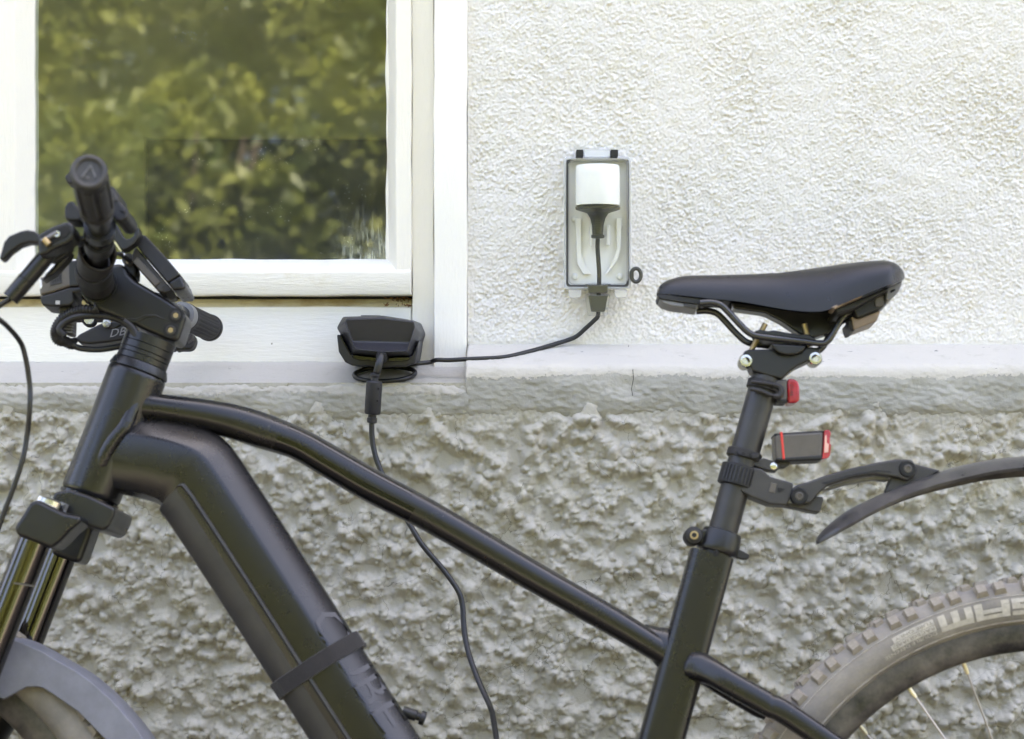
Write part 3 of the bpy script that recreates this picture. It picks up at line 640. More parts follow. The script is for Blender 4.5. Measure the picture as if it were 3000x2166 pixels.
# ================================================================== POWER CORD (plug, cord, coil)
yp = -.0325
pc = empty('power_cord', W(1752, 930, -.02)); pco = pc.location.copy()
tag(pc, 'thin black mains lead with flanged plug running along the ledge', 'power cord')
def PC(mb, name, m, **k):
    mb.v = [(Vector(p) - pco) for p in mb.v]; return mb.obj(name, m, pc, **k)
PC(MB().add(upright(442, [(598, .0262), (606, .0285), (626, .0280), (636, .0240), (648, .0180), (660, .0135), (700, .0098), (760, .0075), (820, .0068), (842, .0066)], yp)), 'plug', 'olive', smooth=50)
PC(MB().add(upright(442, [(842, .0072), (846, .0085), (866, .0085), (872, .0072), (873, .004)], yp)), 'strain_relief', 'olive')
for i in range(9):
    PC(MB().add(extw([(418, 690 + i * 14), (468, 690 + i * 14), (466, 695 + i * 14), (420, 695 + i * 14)], yp, yp - .0098 + .0003 * i, Z8)), 'grip_rib', 'olive')
path = [W(*Z8(442, 870), yp), W(*Z8(440, 950), -.030), W(*Z8(447, 1060), -.029), W(*Z8(454, 1180), -.027), W(*Z8(452, 1300), -.024), W(*Z8(445, 1440), -.022), W(1752, 925, -.020), W(1740, 940, -.0185), W(1716, 962, -.014), W(1690, 985, -.010), W(1660, 998, -.0105), W(1597, 1017, -.022), W(1539, 1033, -.042), W(1474, 1047, -.060), W(1380, 1052, -.067), W(1316, 1055.5, -.066), W(1280, 1055, -.066), W(1262, 1061, -.060), W(1238, 1064, -.066), W(1212, 1066, -.068), W(1150, 1070, -.060)]
PC(MB().add(tube(cr(path, 8), .0029, 10)), 'cord', 'cable', smooth=60)
coil = MB(); k = random.Random(5)
for i in range(1):
    cx_, cy_ = W(1122 + 14 * k.uniform(-1, 1), 1090, -.07).x, -.062 + .006 * k.uniform(-1, 1)
    rx, ry = .037 + .002 * k.uniform(-1, 1), .032; tx = k.uniform(-.06, .06)
    pts = []
    for t in np.linspace(0, 2 * math.pi, 44, endpoint=False):
        y_ = cy_ + ry * math.sin(t); zsill = .9608 + (y_ - .015) * (.0283 / .101)
        pts.append(Vector((cx_ + rx * math.cos(t), y_, zsill + .0045 + .0042 * i + tx * rx * math.cos(t) * .5)))
    coil.add(tube(pts, .0029, 8, closed=True))
PC(coil, 'cord_coil', 'cable', smooth=60)

# ================================================================== CHARGER AND CHARGING CABLE
co_ = W(1108, 1072, -.06)
ch = empty('battery_charger', co_); cho = ch.location.copy(); tag(ch, 'black faceted battery charger lying on the window sill', 'charger')
def CH(mb, name, m, **k):
    mb.v = [(Vector(p) - cho) for p in mb.v]; return mb.obj(name, m, ch, **k)
A = [(225, 280), (700, 266), (1085, 325), (1145, 470), (1050, 760), (700, 775), (330, 738), (150, 410)]
Bq = [(262, 302), (700, 288), (1076, 334), (1084, 400), (985, 695), (690, 704), (372, 672), (252, 345)]
yB = [-.138, -.138, -.138, -.140, -.150, -.151, -.150, -.140]
fr = [W(*Z4(*p), -.112) for p in A]; ctr = sum(fr, Vector()) / 8
bk = [Vector((ctr.x + (p.x - ctr.x) * .97 + .004, .0005, ctr.z + (p.z - ctr.z) * .97)) for p in fr]
V = bk + fr + [W(*Z4(*p), y) for p, y in zip(Bq, yB)] + [W(*Z4(332, 578), -.1335), W(*Z4(1040, 596), -.1335)]
Fc = [tuple(range(7, -1, -1))] + [(i, (i + 1) % 8, 8 + (i + 1) % 8, 8 + i) for i in range(8)] + [(8 + i, 8 + (i + 1) % 8, 16 + (i + 1) % 8, 16 + i) for i in range(8)]
Fc += [(16, 17, 18, 19, 25, 24, 23), (24, 25, 20, 21, 22), (19, 20, 25), (22, 23, 24)]
mbb = MB(); mbb.add((V, Fc)); CH(mbb, 'upper_shell', 'charger', smooth=25, bevel=.0022, seg=3)
CH(MB().add(extw([(150, 492), (172, 700), (250, 826), (335, 866), (700, 884), (950, 878), (1092, 838), (1116, 700), (1136, 560), (1046, 748), (700, 766), (330, 728), (186, 500)], -.001, -.118, Z4)), 'lower_shell', 'charger', bevel=.003, seg=3)
CH(MB().add(extw([(325, 735), (700, 772), (1046, 758), (1015, 800), (955, 814), (700, 818), (420, 804), (345, 775)], -.08, -.1215, Z4)), 'gloss_strip', 'chargerlip', bevel=.001)
CH(MB().add(extw([(185, 488), (325, 738), (312, 742), (196, 540)], -.09, -.119, Z4)), 'gloss_strip', 'chargerlip', bevel=.0005)
vt = MB()
for i in range(9): vt.add(extw([(440 + i * 26, 262), (458 + i * 26, 262), (458 + i * 26, 270), (440 + i * 26, 270)], -.02, -.10, Z4))
CH(vt, 'vent_rib', 'charger')
CH(MB().add(extw([(612, 790), (622, 720), (645, 692), (715, 692), (740, 720), (748, 775), (728, 828), (636, 832)], -.12, -.1535, Z4)), 'cable_notch', 'dark', bevel=.002)
c = W(*Z4(682, 745), -.150)
cp = [W(*Z4(682, 735), -.150), W(*Z4(680, 760), -.158), W(*Z4(655, 850), -.163), W(*Z4(628, 960), -.163), W(*Z4(612, 1010), -.162), W(1097, 1120, -.161), W(1091, 1212, -.160), W(1089, 1240, -.160), W(1092, 1299, -.162), W(1109, 1363, -.168), W(1150, 1450, -.18), W(1203, 1541, -.20), W(1240, 1600, -.21), W(1300, 1671, -.22), W(1342, 1731, -.23), W(1355, 1776, -.235), W(1360, 1847, -.245), W(1374, 1917, -.26), W(1402, 1995, -.28), W(1437, 2073, -.31), W(1448, 2122, -.34), W(1470, 2250, -.40), W(1530, 2420, -.45)]
CH(MB().add(tube(cr(cp, 8), [.0046] * 24 + [.0033] * (len(cp) * 8 - 7 - 24), 12)), 'output_cable', 'cable', smooth=60)
def seglathe(u0, v0, u1, v1, y, prof):
    a = W(u0, v0, y); b = W(u1, v1, y); return lathe(a, b, prof, 24)
a = W(1097, 1117, -.161); b = W(1091, 1214, -.160); Ln = (b - a).length
CH(MB().add(lathe(a, b, [(-.010, .0042), (-.0085, .0060), (-.006, .0060), (-.0045, .0044), (-.0005, .0046), (0, .0085), (.0015, .0098), (Ln - .002, .0098), (Ln, .0088), (Ln + .0005, .0050), (Ln + .004, .0050), (Ln + .0045, .0062), (Ln + .010, .0060), (Ln + .011, .0038)], 26)), 'ferrite_core', 'charger', smooth=35)
for p in ((652, 1143), (637, 1288)):
    c = W(*Z4(*p), -.1705); CH(MB().add(lathe(c + Vector((0, .002, 0)), c + Vector((0, -.001, 0)), [(0, .0011), (.0025, .0011)], 10)), 'core_hole', 'dark')

# ================================================================== THE BICYCLE
bike = empty('electric_bicycle', BO, (-LEAN, 0, 0)); tag(bike, 'matte black electric mountain bike leaning against the house', 'bicycle')
def part(vf, name, m, parent=None, **k):
    if isinstance(vf, MB): return vf.obj(name, m, parent or bike, **k)
    return mk(name, vf[0], vf[1], m, parent or bike, **k)
def sup(n, e=2.6, rx=1, ry=1):
    P = []
    for i in range(n):
        t = 2 * math.pi * i / n; c, s = math.cos(t), math.sin(t)
        P.append((rx * math.copysign(abs(c) ** (2 / e), c), ry * math.copysign(abs(s) ** (2 / e), s)))
    return P
# ---- frame: head tube, top tube, down tube, seat tube
HT, HB = B(404, 1092), B(265, 1453); AX = (HB - HT).normalized(); HL = (HB - HT).length
frame = part(lathe(HT, HB, [(0, .0305), (.002, .032), (.006, .0322), (HL * .5, .0318), (HL - .006, .0322), (HL - .002, .032), (HL, .0305)], 48), 'frame', 'frame', smooth=35)
TTp = [((400, 1142), (384, 1240)), ((470, 1156), (452, 1240)), ((600, 1171), (582, 1262)), ((700, 1188), (668, 1284)), ((792, 1216), (752, 1312)), ((899, 1261), (852, 1343)), ((985, 1308), (937, 1392)), ((1113, 1381), (1065, 1467)), ((1300, 1483), (1252, 1562)), ((1600, 1660), (1556, 1736)), ((1800, 1776), (1757, 1847)), ((1935, 1861), (1898, 1928)), ((2010, 1905), (1975, 1975))]
TTa = cr([B(*a) for a, b in TTp], 8); TTb = cr([B(*b) for a, b in TTp], 8)
TTw = lin([.022, .023, .0225, .022, .021, .0205, .020, .0195, .0185, .0175, .0168, .0165, .0165], len(TTa))
def tt_pt(i, ph, off=0.0):
    c = (TTa[i] + TTb[i]) / 2; a = (TTa[i] - TTb[i]) / 2; e = 2.5
    cs, sn = math.cos(ph), math.sin(ph)
    x = math.copysign(abs(cs) ** (2 / e), cs); y = math.copysign(abs(sn) ** (2 / e), sn)
    return c + a * x * (1 + off / a.length) + Vector((0, -1, 0)) * y * (TTw[i] + off)
part(loft([[tt_pt(i, 2 * math.pi * j / 32) for j in range(32)] for i in range(len(TTa))]), 'top_tube', 'frame', frame, smooth=60)
def tt_patch(i0, i1, p0, p1, off=.0004, m=10):
    v = []; f = []
    for i in range(i0, i1 + 1):
        for j in range(m + 1): v.append(tt_pt(i, R(p0 + (p1 - p0) * j / m), off))
    for i in range(i1 - i0):
        for j in range(m): f.append((i * (m + 1) + j, (i + 1) * (m + 1) + j, (i + 1) * (m + 1) + j + 1, i * (m + 1) + j + 1))
    return v, f
part(tt_patch(36, 62, 92, 150), 'gloss_decal', 'gloss', frame, smooth=180)
part(tt_patch(37, 61, 40, 62, .0003), 'gloss_decal', 'gloss', frame, smooth=180)
DTp = [((375, 1216), (300, 1440)), ((455, 1222), (366, 1458)), ((545, 1240), (420, 1470)), ((620, 1266), (452, 1480)), ((668, 1300), (470, 1492)), ((703, 1345), (486, 1512)), ((736, 1395), (508, 1540)), ((869, 1600), (643, 1745)), ((1036, 1861), (810, 2006)), ((1204, 2122), (978, 2267)), ((1480, 2552), (1254, 2697))]
DTl = [.72, .84, .94, 1, 1, 1, 1, 1, 1, 1, 1]
K = 10
DTa = cr([B(*a) for a, b in DTp], K); DTb = cr([B(*b) for a, b in DTp], K); DTw = crs(DTl, K)
def dt_pt(q, s, l, sgn=1):
    i = min(int(q), len(DTa) - 2); t = q - i
    T = DTa[i].lerp(DTa[i + 1], t); Bt = DTb[i].lerp(DTb[i + 1], t); w_ = DTw[i] * (1 - t) + DTw[i + 1] * t
    p = T.lerp(Bt, s); return p + Vector((0, -sgn * l * w_, 0))
def dt_ring(q, prof):
    return [dt_pt(q, s, l) for s, l in prof] + [dt_pt(q, s, l, -1) for s, l in reversed(prof)]
dprof = [(-.004, .006), (.0, .0135), (.02, .0165), (.15, .0275), (.26, .0365), (.285, .0378), (.32, .0385), (.60, .0385), (.64, .0375), (.80, .034), (.93, .026), (.97, .012)]
part(loft([dt_ring(i, dprof) for i in range(len(DTa))]), 'down_tube', 'frame', frame, smooth=24)
cprof = [(.605, .0375), (.612, .0400), (.640, .0405), (.652, .0388), (.665, .0365), (.80, .0345), (.93, .0290), (1.00, .0205), (1.02, .008)]
rings = []
q0 = 41.0
for q in [q0 + .0, q0 + .15, q0 + .5, q0 + 1.1, q0 + 2, q0 + 3.2, q0 + 5] + list(range(50, len(DTa) - 1, 2)):
    g = min(1, (q - q0) / 4.2); g = math.sqrt(max(0, 1 - (1 - g) ** 2)) if q > q0 else .02
    rings.append(dt_ring(q, [(.86 + (s - .86) * (.35 + .65 * g), l * (.62 + .38 * min(1, g * 1.5)) if g < 1 else l) for s, l in cprof]))
part(loft(rings), 'battery_cover', 'plasticg', frame, smooth=28)
# letters on the upper facet of the down tube (gloss on matt)
L78 = (DTa[80] - DTa[70]).length
v, f = text_mesh('CUBE', 1.0, sub=.12); vv = []
for p in v:
    al = p.x * .060; ac = p.y * .046 - .002           # metres along / across
    q = 76.6 + al / L78 * 10; s = .285 - ac / .098
    l = np.interp(s, [0, .02, .15, .26, .285], [.0135, .0165, .0275, .0365, .0378]) if s > 0 else .0135 + s * .1
    vv.append(dt_pt(q, s - .003, l + .0004) if s > 0 else dt_pt(q, -.0075, max(.0135 - abs(s) * .098, -.012)))
part((vv, f), 'gloss_lettering', 'gloss', frame, smooth=None)
# seat tube
ST, SBt = B(2085, 1625), B(1950, 2122); sdir = (SBt - ST).normalized(); BBp = ST + sdir * ((ST.z - .335) / -sdir.z)
part(tube([ST + (BBp - ST) * t for t in np.linspace(0, 1, 12)], .0236, prof=sup(40, 4.2, .90, 1.0), up=(0, 1, 0)), 'seat_tube', 'frame', frame, smooth=50)
c = B(2099, 1626, .0215); part(MB().add(lathe(B(2098, 1622, .0213), B(2098, 1622, .0213) + Vector((0, -1, 0)), [(0, .0034), (.0012, .0034)], 14)).add(tube([B(2099, 1612, .0222), B(2098, 1622, .0222)], .0016, 6)), 'clamp_slot', 'dark', frame)
# joints (smooth weld beads)
def bead(px, l, r, name='weld_bead', k=10):
    P = cr([B(u, v, q) for (u, v), q in zip(px, l)], k); n = len(P)
    return part(tube(P, [r * (1 + .018 * math.sin(i * 2.1)) * (1 - .35 * abs(2 * i / (n - 1) - 1) ** 4) for i in range(n)], 10), name, 'frame', frame, smooth=70)
bead([Z9(1085, 318), Z9(1010, 350), Z9(935, 420), Z9(890, 500), Z9(850, 590), Z9(785, 670), Z9(735, 750), Z9(705, 830), Z9(700, 900), Z9(735, 975)], [.002, .012, .0185, .022, .025, .026, .026, .0245, .0205, .011], .0088, k=6)
part(loft([dt_ring(i, [(-.03, .005), (0, .012), (.10, .022), (.30, .033), (.62, .034), (.85, .027), (1.0, .016), (1.05, .004)]) for i in range(2, 8)]), 'gusset', 'frame', frame, smooth=50)
wj = []
for (u, v), rr in zip([(1880, 1862), (1915, 1880), (1945, 1897), (1972, 1912), (2000, 1928)], [.0095, .0122, .0165, .0205, .0215]):
    c = B(u, v); wj.append([c + Vector((math.cos(t) * rr * .45, math.sin(t) * min(rr, .0205), math.cos(t) * rr * 1.25)) for t in np.linspace(0, 2 * math.pi, 24, endpoint=False)])
part(loft(wj), 'joint', 'frame', frame, smooth=60)
# seat stays and chain stays
AXR = Vector((.563, 0, .372)); RF = Vector((-.722, 0, .372))
stay = [(1996, 1936, .003), (2030, 1950, .013), (2058, 1957, .020), (2095, 1975, .029), (2146, 2006, .036), (2249, 2064, .043), (2345, 2119, .049)]
SP = [B(u, v, l) for u, v, l in stay] + [Vector((.46, -.060, .47)), Vector((.545, -.068, .395))]
for sg, nm in ((1, 'near'), (-1, 'far')):
    P = cr([Vector((p.x, p.y * sg, p.z)) for p in SP], 8)
    part(tube(P, lin([.008, .0155, .0152, .0134, .0128, .0126, .012, .011, .010], len(P)), prof=sup(20, 2.8, .85, 1.0), up=(0, 1, 0)), 'seat_stay', 'frame', frame, smooth=60)
    P = cr([BBp + Vector((.03, -sg * .03, 0)), BBp + Vector((.12, -sg * .045, .0)), Vector((.40, -sg * .060, .365)), Vector((.555, -sg * .068, .372))], 6)
    part(tube(P, .012, 14), 'chain_stay', 'frame', frame, smooth=60)
    part(ext([(0, 0)], 0, 0) if 0 else lathe(AXR + Vector((0, -sg * .062, 0)), AXR + Vector((0, -sg * .075, 0)), [(0, .02), (.010, .02), (.013, .012)], 20), 'dropout', 'frame', frame)
# motor, cranks (below the picture)
mo = BBp + Vector((-.02, 0, .02))
part(lathe(mo + Vector((0, -.05, 0)), mo + Vector((0, .05, 0)), [(0, .06), (.006, .075), (.05, .085), (.094, .075), (.1, .06)], 32), 'motor', 'plastic', bike, smooth=40)
dte = (DTa[-1] + DTb[-1]) / 2
part(tube([dte + (dte - mo) * .12, dte, dte.lerp(mo, .6), mo], [.036, .047, .058, .06], 28), 'motor_shell', 'frame', bike, smooth=50)
crank = part(lathe(BBp + Vector((0, -.075, 0)), BBp + Vector((0, .075, 0)), [(0, .012), (.15, .012)], 16), 'crankset', 'alu')
part(lathe(BBp + Vector((0, .05, 0)), BBp + Vector((0, .054, 0)), [(0, .03), (.0005, .075), (.0035, .075), (.004, .03)], 40), 'chainring', 'alu', crank)
for sg in (1, -1):
    e = BBp + Vector((-.165 * sg, -.082 * sg, .01)); part(tube([BBp + Vector((0, -.075 * sg, 0)), e], [.014, .010], 12), 'crank_arm', 'alu', crank)
    mb = MB(); mb.add(box((e.x - .045, min(e.y, e.y - .095 * sg), e.z - .008), (e.x + .045, max(e.y, e.y - .095 * sg), e.z + .008))); part(mb, 'pedal', 'plastic', crank, bevel=.004)
# ---- seat clamp, post
def PP(v, l=0): t = (v - 1097) / (1585 - 1097); return B(2247 + (2110 - 2247) * t, v, l)
post = part(tube([PP(1092), PP(1300), PP(1500), PP(1690)], .0158, 40), 'seat_post', 'post', smooth=60)
pd = (PP(1585) - PP(1097)).normalized(); px_ = pd.cross(Vector((0, 1, 0))).normalized()
mk_ = MB()
for i in range(4):
    c = B(2184 - i * 5.2, 1503 + i * 27, .006); d = Vector((.0055, 0, .0012)); mk_.add(([c, c + d, c + d + Vector((0, 0, .0007)), c + Vector((0, 0, .0007))], [(0, 1, 2, 3)]))
part(mk_, 'height_mark', 'wtext', post)
def ring_on_post(v, h, r, name, m, parent, prof=None, n=40):
    c = PP(v); return part(lathe(c - pd * h / 2, c + pd * h / 2, prof or [(0, r - .001), (.001, r), (h - .001, r), (h, r - .001)], n), name, m, parent, smooth=40)
cl = ring_on_post(1588, .020, .0215, 'seat_clamp', 'alu', bike, [(-.002, .0185), (-.001, .0205), (.004, .0215), (.016, .0225), (.0205, .0225), (.022, .0215)])
part(ext([(250, 905), (330, 925), (330, 1025), (225, 1005), (205, 960)], -.012, .012, Z2), 'clamp_ear', 'alu', cl, bevel=.002)
c = B(2033, 1569, .014); part(lathe(c + Vector((0, .028, 0)), c - Vector((0, .003, 0)), [(0, .0085), (.002, .0098), (.027, .0098), (.030, .0085), (.0305, .006), (.031, .0055)], 26), 'clamp_bolt', 'rubber', cl, smooth=40)
part(lathe(c - Vector((0, .0027, 0)), c - Vector((0, .0042, 0)), [(0, .0045), (.0013, .0045), (.0014, .0028), (.0002, .0025)], 18), 'bolt_head', 'brass', cl)
part(ext([(480, 1040), (505, 1050), (560, 1080), (552, 1105), (520, 1108), (470, 1098), (470, 1075)], -.008, .008, Z2), 'cable_clip', 'plastic', cl, bevel=.001)
# post head with two-bolt clamp
head = [(893, 925), (872, 872), (826, 806), (832, 778), (862, 766), (1000, 762), (1062, 772), (1090, 800), (1170, 806), (1250, 790), (1285, 752), (1330, 746), (1388, 758), (1398, 785), (1372, 812), (1310, 850), (1226, 888), (1160, 938), (1112, 985), (1000, 958)]
hd = part(ext(head, -.0165, .0165, Z1), 'post_head', 'alu', bevel=.006, seg=4, smooth=60)
part(ext([(1030, 722), (1290, 738), (1270, 775), (1225, 800), (1150, 806), (1090, 792), (1050, 760)], -.024, .024, Z1), 'cradle', 'alu', hd, bevel=.002)
part(ext([(908, 628), (950, 618), (1010, 628), (1050, 622), (1230, 655), (1300, 650), (1362, 680), (1355, 705), (1000, 690), (930, 660)], -.020, .018, Z1), 'top_clamp', 'alu', hd, bevel=.002)
for (p, q, l) in (((988, 578), (884, 775), 0), ((1276, 578), (1318, 745), 0)):
    part(tube([B(*Z1(*p), l), B(*Z1(*q), l)], .0031, 10), 'clamp_screw', 'brass', hd)
for p in ((846, 850), (1357, 832)):
    c = B(*Z1(*p), .016); part(lathe(c + Vector((0, .02, 0)), c - Vector((0, .001, 0)), [(0, .0075), (.018, .0080), (.021, .0065), (.0212, .004), (.019, .0035)], 20), 'barrel_nut', 'steel', hd, smooth=40)
# ---- saddle
sa = [188, 200, 225, 280, 400, 600, 800, 1000, 1200, 1400, 1550, 1700, 1850, 1930, 1985, 2008, 2014]
stp = [338, 300, 268, 236, 206, 200, 196, 187, 169, 147, 131, 118, 116, 136, 176, 212, 228]
sbt = [350, 354, 357, 360, 372, 395, 415, 450, 482, 488, 436, 372, 312, 283, 263, 254, 246]
swd = [.004, .009, .014, .0185, .021, .022, .024, .028, .037, .050, .060, .067, .070, .066, .052, .034, .012]
K2 = 5; sa, stp, sbt, swd = (crs(x, K2) for x in (sa, stp, sbt, swd))
rings = []
for a_, t_, b_, w_ in zip(sa, stp, sbt, swd):
    u, v = Z1(a_, t_); top = B(u, v, w_ * .45); u, v = Z1(a_, b_); bot = B(u, v, w_ * .95); ring = []
    hgt = top.z - bot.z; e = 2.0 + 1.6 * min(1, max(0, (w_ - .02) / .05))
    for j in range(25):
        ph = -math.pi / 2 + math.pi * j / 24; s, c = math.sin(ph), math.cos(ph)
        yl = w_ * math.copysign(abs(s) ** (2 / e if abs(s) > 1e-6 else 1), s); zz = bot.z + hgt * abs(c) ** (2 / (e + .2))
        zz -= .004 * math.exp(-(yl / .009) ** 2) * (1 if .03 < w_ else .3)
        ring.append(Vector((top.x * abs(c) + bot.x * (1 - abs(c)), -yl, zz)))
    for j in range(1, 8):
        q = 1 - 2 * j / 8; ring.append(Vector((bot.x, -w_ * .97 * q, bot.z + hgt * .30 * (1 - q * q))))
    rings.append(ring)
sad = part(loft(rings), 'saddle', 'saddle', smooth=50)
part(ext([(193, 358), (300, 365), (500, 388), (715, 402), (732, 411), (540, 407), (515, 418), (490, 432), (380, 418), (230, 395), (200, 385)], -.0185, .0185, Z1), 'saddle_base', 'plastic', sad, bevel=.002)
part(ext([(203, 392), (236, 397), (380, 421), (498, 434), (484, 470), (385, 456), (300, 445), (235, 424)], -.0165, .0165, Z1), 'nose_clip', 'gplastic', sad, bevel=.002)
part(ext([(384, 428), (478, 441), (474, 462), (386, 450)], .012, .0172, Z1), 'nose_tab', 'plasticg', sad, bevel=.0005)
part(ext([(730, 415), (900, 436), (1100, 468), (1250, 488), (1400, 486), (1540, 450), (1560, 470), (1530, 540), (1484, 636), (1340, 682), (1240, 650), (1110, 560), (985, 497), (760, 466)], -.026, -.004, Z1), 'saddle_shell', 'shell', sad, bevel=.010, seg=4, smooth=60)
part(ext([(1475, 455), (1520, 432), (1700, 362), (1706, 376), (1560, 440), (1500, 468)], .03, .058, Z1), 'edge_trim', 'beige', sad, bevel=.001)
part(ext([(1500, 466), (1570, 440), (1800, 345), (1895, 305), (1900, 335), (1800, 380), (1640, 470), (1520, 500)], -.045, .050, Z1), 'rear_base', 'plastic', sad, bevel=.002)
part(ext([(1884, 318), (2002, 256), (1998, 285), (1974, 338), (1936, 380), (1896, 410), (1878, 395)], -.040, .040, Z1), 'rear_plate', 'gplastic', sad, bevel=.002)
part(ext([(1912, 332), (1945, 318), (1950, 332), (1915, 350)], .03, .0405, Z1), 'rear_slot', 'dark', sad)
part(ext([(1638, 468), (1800, 372), (1868, 336), (1890, 395), (1880, 430), (1838, 466), (1690, 528), (1668, 533)], -.030, .034, Z1), 'bag_bracket', 'plastic', sad, bevel=.002)
part(ext([(1797, 378), (1862, 344), (1866, 440), (1800, 452)], .02, .0352, Z1), 'bracket_tab', 'lightbody', sad, bevel=.0008)
rb = part(ext([(1622, 522), (1668, 538), (1692, 533), (1838, 474), (1834, 500), (1812, 556), (1642, 620)], -.018, .026, Z1), 'rear_clip', 'beige', sad, bevel=.0015)
part(ext([(1600, 560), (1624, 535), (1640, 560), (1655, 622), (1622, 632), (1606, 596)], -.02, .022, Z1), 'clip_side', 'plastic', sad, bevel=.001)
rail = [(505, 424), (590, 420), (660, 440), (720, 495), (800, 582), (870, 645), (930, 668), (1050, 684), (1250, 705), (1400, 722), (1445, 706), (1480, 660), (1525, 580), (1575, 515), (1640, 482), (1700, 470)]
for l in (.0225, -.0225):
    P = [B(*Z1(a_, b_), .0225) for a_, b_ in rail]
    P = [Vector((p.x, p.y if l > 0 else -p.y, p.z)) for p in P]
    part(tube(cr(P, 6), .0037, 12), 'rail', 'rail', sad, smooth=60)
# ---- rear lights
rl = part(ext([(592, 162), (700, 152), (757, 147), (757, 430), (740, 478), (600, 462), (590, 400)], -.013, .013, Z5), 'rear_light', 'lightbody', bevel=.002)
part(ext([(757, 138), (850, 142), (915, 178), (930, 250), (932, 430), (900, 482), (757, 490)], -.0135, .0135, Z5), 'lens', 'red', rl, bevel=.003)
part(ext([(590, 432), (750, 432), (745, 480), (610, 478)], -.0132, .0136, Z5), 'lamp_base', 'plastic', rl, bevel=.001)
ring_on_post(1133, .010, .0182, 'strap', 'rubber', rl)
mb = MB()
for pts in ([(240, 190), (330, 195), (470, 215), (600, 240), (655, 290), (650, 350), (600, 385), (500, 370), (380, 320), (230, 290)],):
    P = [B(*Z5(*p), .0195) for p in pts]; mb.add(tube(cr(P, 5), .0021, 8))
mb.add(tube(cr([B(*Z5(*p), .020) for p in ((560, 230), (640, 262), (668, 320), (640, 390), (560, 395))], 6), .0034, 8))
part(mb, 'strap_buckle', 'rubber', rl)
v, f = text_on('CUBE', B(*Z5(785, 225), .0138), B(*Z5(790, 370), .0138) - B(*Z5(785, 225), .0138), (1, 0, .0), .0052); part((v, f), 'lettering', 'emboss', rl, smooth=None)
r2 = part(ext([(572, 918), (700, 900), (1278, 874), (1255, 1282), (720, 1306), (602, 1302), (590, 1240)], -.016, .016, Z5), 'rear_light', 'lightbody', bevel=.004, seg=3)
part(ext([(571, 914), (1278, 872), (1276, 905), (576, 952)], -.0158, .0158, Z5), 'top_rim', 'plastic', r2, bevel=.003)
part(ext([(600, 1248), (1255, 1205), (1250, 1290), (720, 1312), (604, 1308)], -.0163, .0164, Z5), 'bottom_rim', 'plastic', r2, bevel=.003)
part(ext([(652, 892), (688, 890), (724, 1278), (690, 1284)], -.0172, .0172, Z5), 'band', 'redband', r2, bevel=.001)
part(ext([(1278, 868), (1338, 862), (1372, 905), (1366, 940), (1358, 950), (1355, 1060), (1374, 1070), (1358, 1222), (1325, 1265), (1240, 1282), (1258, 1180)], -.0165, .0165, Z5), 'lens', 'red', r2, bevel=.002)
part(ext([(1285, 940), (1308, 936), (1312, 1056), (1340, 1060), (1332, 1180), (1276, 1190)], .0, .0171, Z5), 'reflector', mat('pale_pink_reflector', (.70, .42, .34), .3), r2, bevel=.0005)
ring_on_post(1334, .0092, .0190, 'strap', 'rubber', r2)
sh = MB()
for a_ in (10, 110, 215): c = B(*Z5(a_ + 20, 1197 + a_ * .13), .0182); sh.add(lathe(c, c + Vector((0, -1, 0)), [(0, .0022), (.0014, .0022)], 12))
part(sh, 'strap_hole', 'dark', r2)
part(ext([(240, 1210), (360, 1190), (350, 1260), (250, 1272)], .006, .0205, Z5), 'strap_catch', 'rubber', r2, bevel=.001)
part(ext([(220, 1320), (330, 1290), (420, 1262), (560, 1300), (640, 1340), (655, 1400), (600, 1450), (500, 1440), (330, 1385), (220, 1350)], -.008, .010, Z5), 'bracket', 'plasticg', r2, bevel=.0015)
part(ext([(600, 1305), (800, 1310), (800, 1350), (720, 1400), (665, 1408)], -.006, .007, Z5), 'hinge', 'plasticg', r2, bevel=.001)
c = B(*Z5(560, 1376), .010); part(lathe(c, c + Vector((0, -1, 0)), [(-.002, .0038), (.0006, .0037), (.0009, .003)], 18), 'pivot_screw', 'steel', r2, smooth=30)
# ---- rear mudguard on the seat post
up = [(2393, 1575), (2417, 1547), (2479, 1498), (2567, 1454), (2655, 1414), (2757, 1381), (2832, 1361), (2942, 1342), (3100, 1335), (3300, 1362), (3500, 1430)]
lo_ = [(2395, 1585), (2435, 1566), (2501, 1530), (2580, 1486), (2655, 1451), (2744, 1420), (2832, 1398), (2942, 1376), (3100, 1366), (3300, 1392), (3500, 1462)]
wid = [.006, .016, .025, .030, .032, .034, .035, .036, .036, .034, .02]
up_ = cr([B(u, v) for u, v in up], 6); wd = lin(wid, len(up_)); lw = cr([B(u, v, w_) for (u, v), w_ in zip(lo_, wid)], 6)
rings = []
for c, e, w_ in zip(up_, lw, wd):
    top = []; bot = []
    for q in np.linspace(-1, 1, 11):
        p = c.lerp(e, abs(q) ** 2.0); top.append(Vector((p.x, -w_ * q, p.z))); bot.append(Vector((p.x, -w_ * q * .95, p.z - .0032)))
    rings.append(top + bot[::-1])
mg = part(loft(rings), 'rear_mudguard', 'guard', smooth=50)
band = ring_on_post(1397, .0225, .0205, 'clamp_band', 'plastic', mg)
rb_ = MB(); c0 = PP(1397)
for i in range(11):
    t = R(-62 + i * 11); d = (px_ * -math.sin(t) + Vector((0, -1, 0)) * math.cos(t)); p = c0 + d * .0207
    rb_.add(tube([p - pd * .0085, p + pd * .0085], .0013, 6))
part(rb_, 'band_rib', 'plastic', mg)
part(ext([(505, 545), (560, 492), (640, 510), (700, 560), (850, 602), (842, 680), (806, 750), (690, 742), (560, 690), (498, 655)], -.014, .016, Z2), 'clamp_body', 'plasticg', mg, bevel=.002)
part(ext([(700, 598), (738, 606), (724, 668), (684, 660)], .0, .0166, Z2), 'clamp_window', 'lightbody', mg, bevel=.0004)
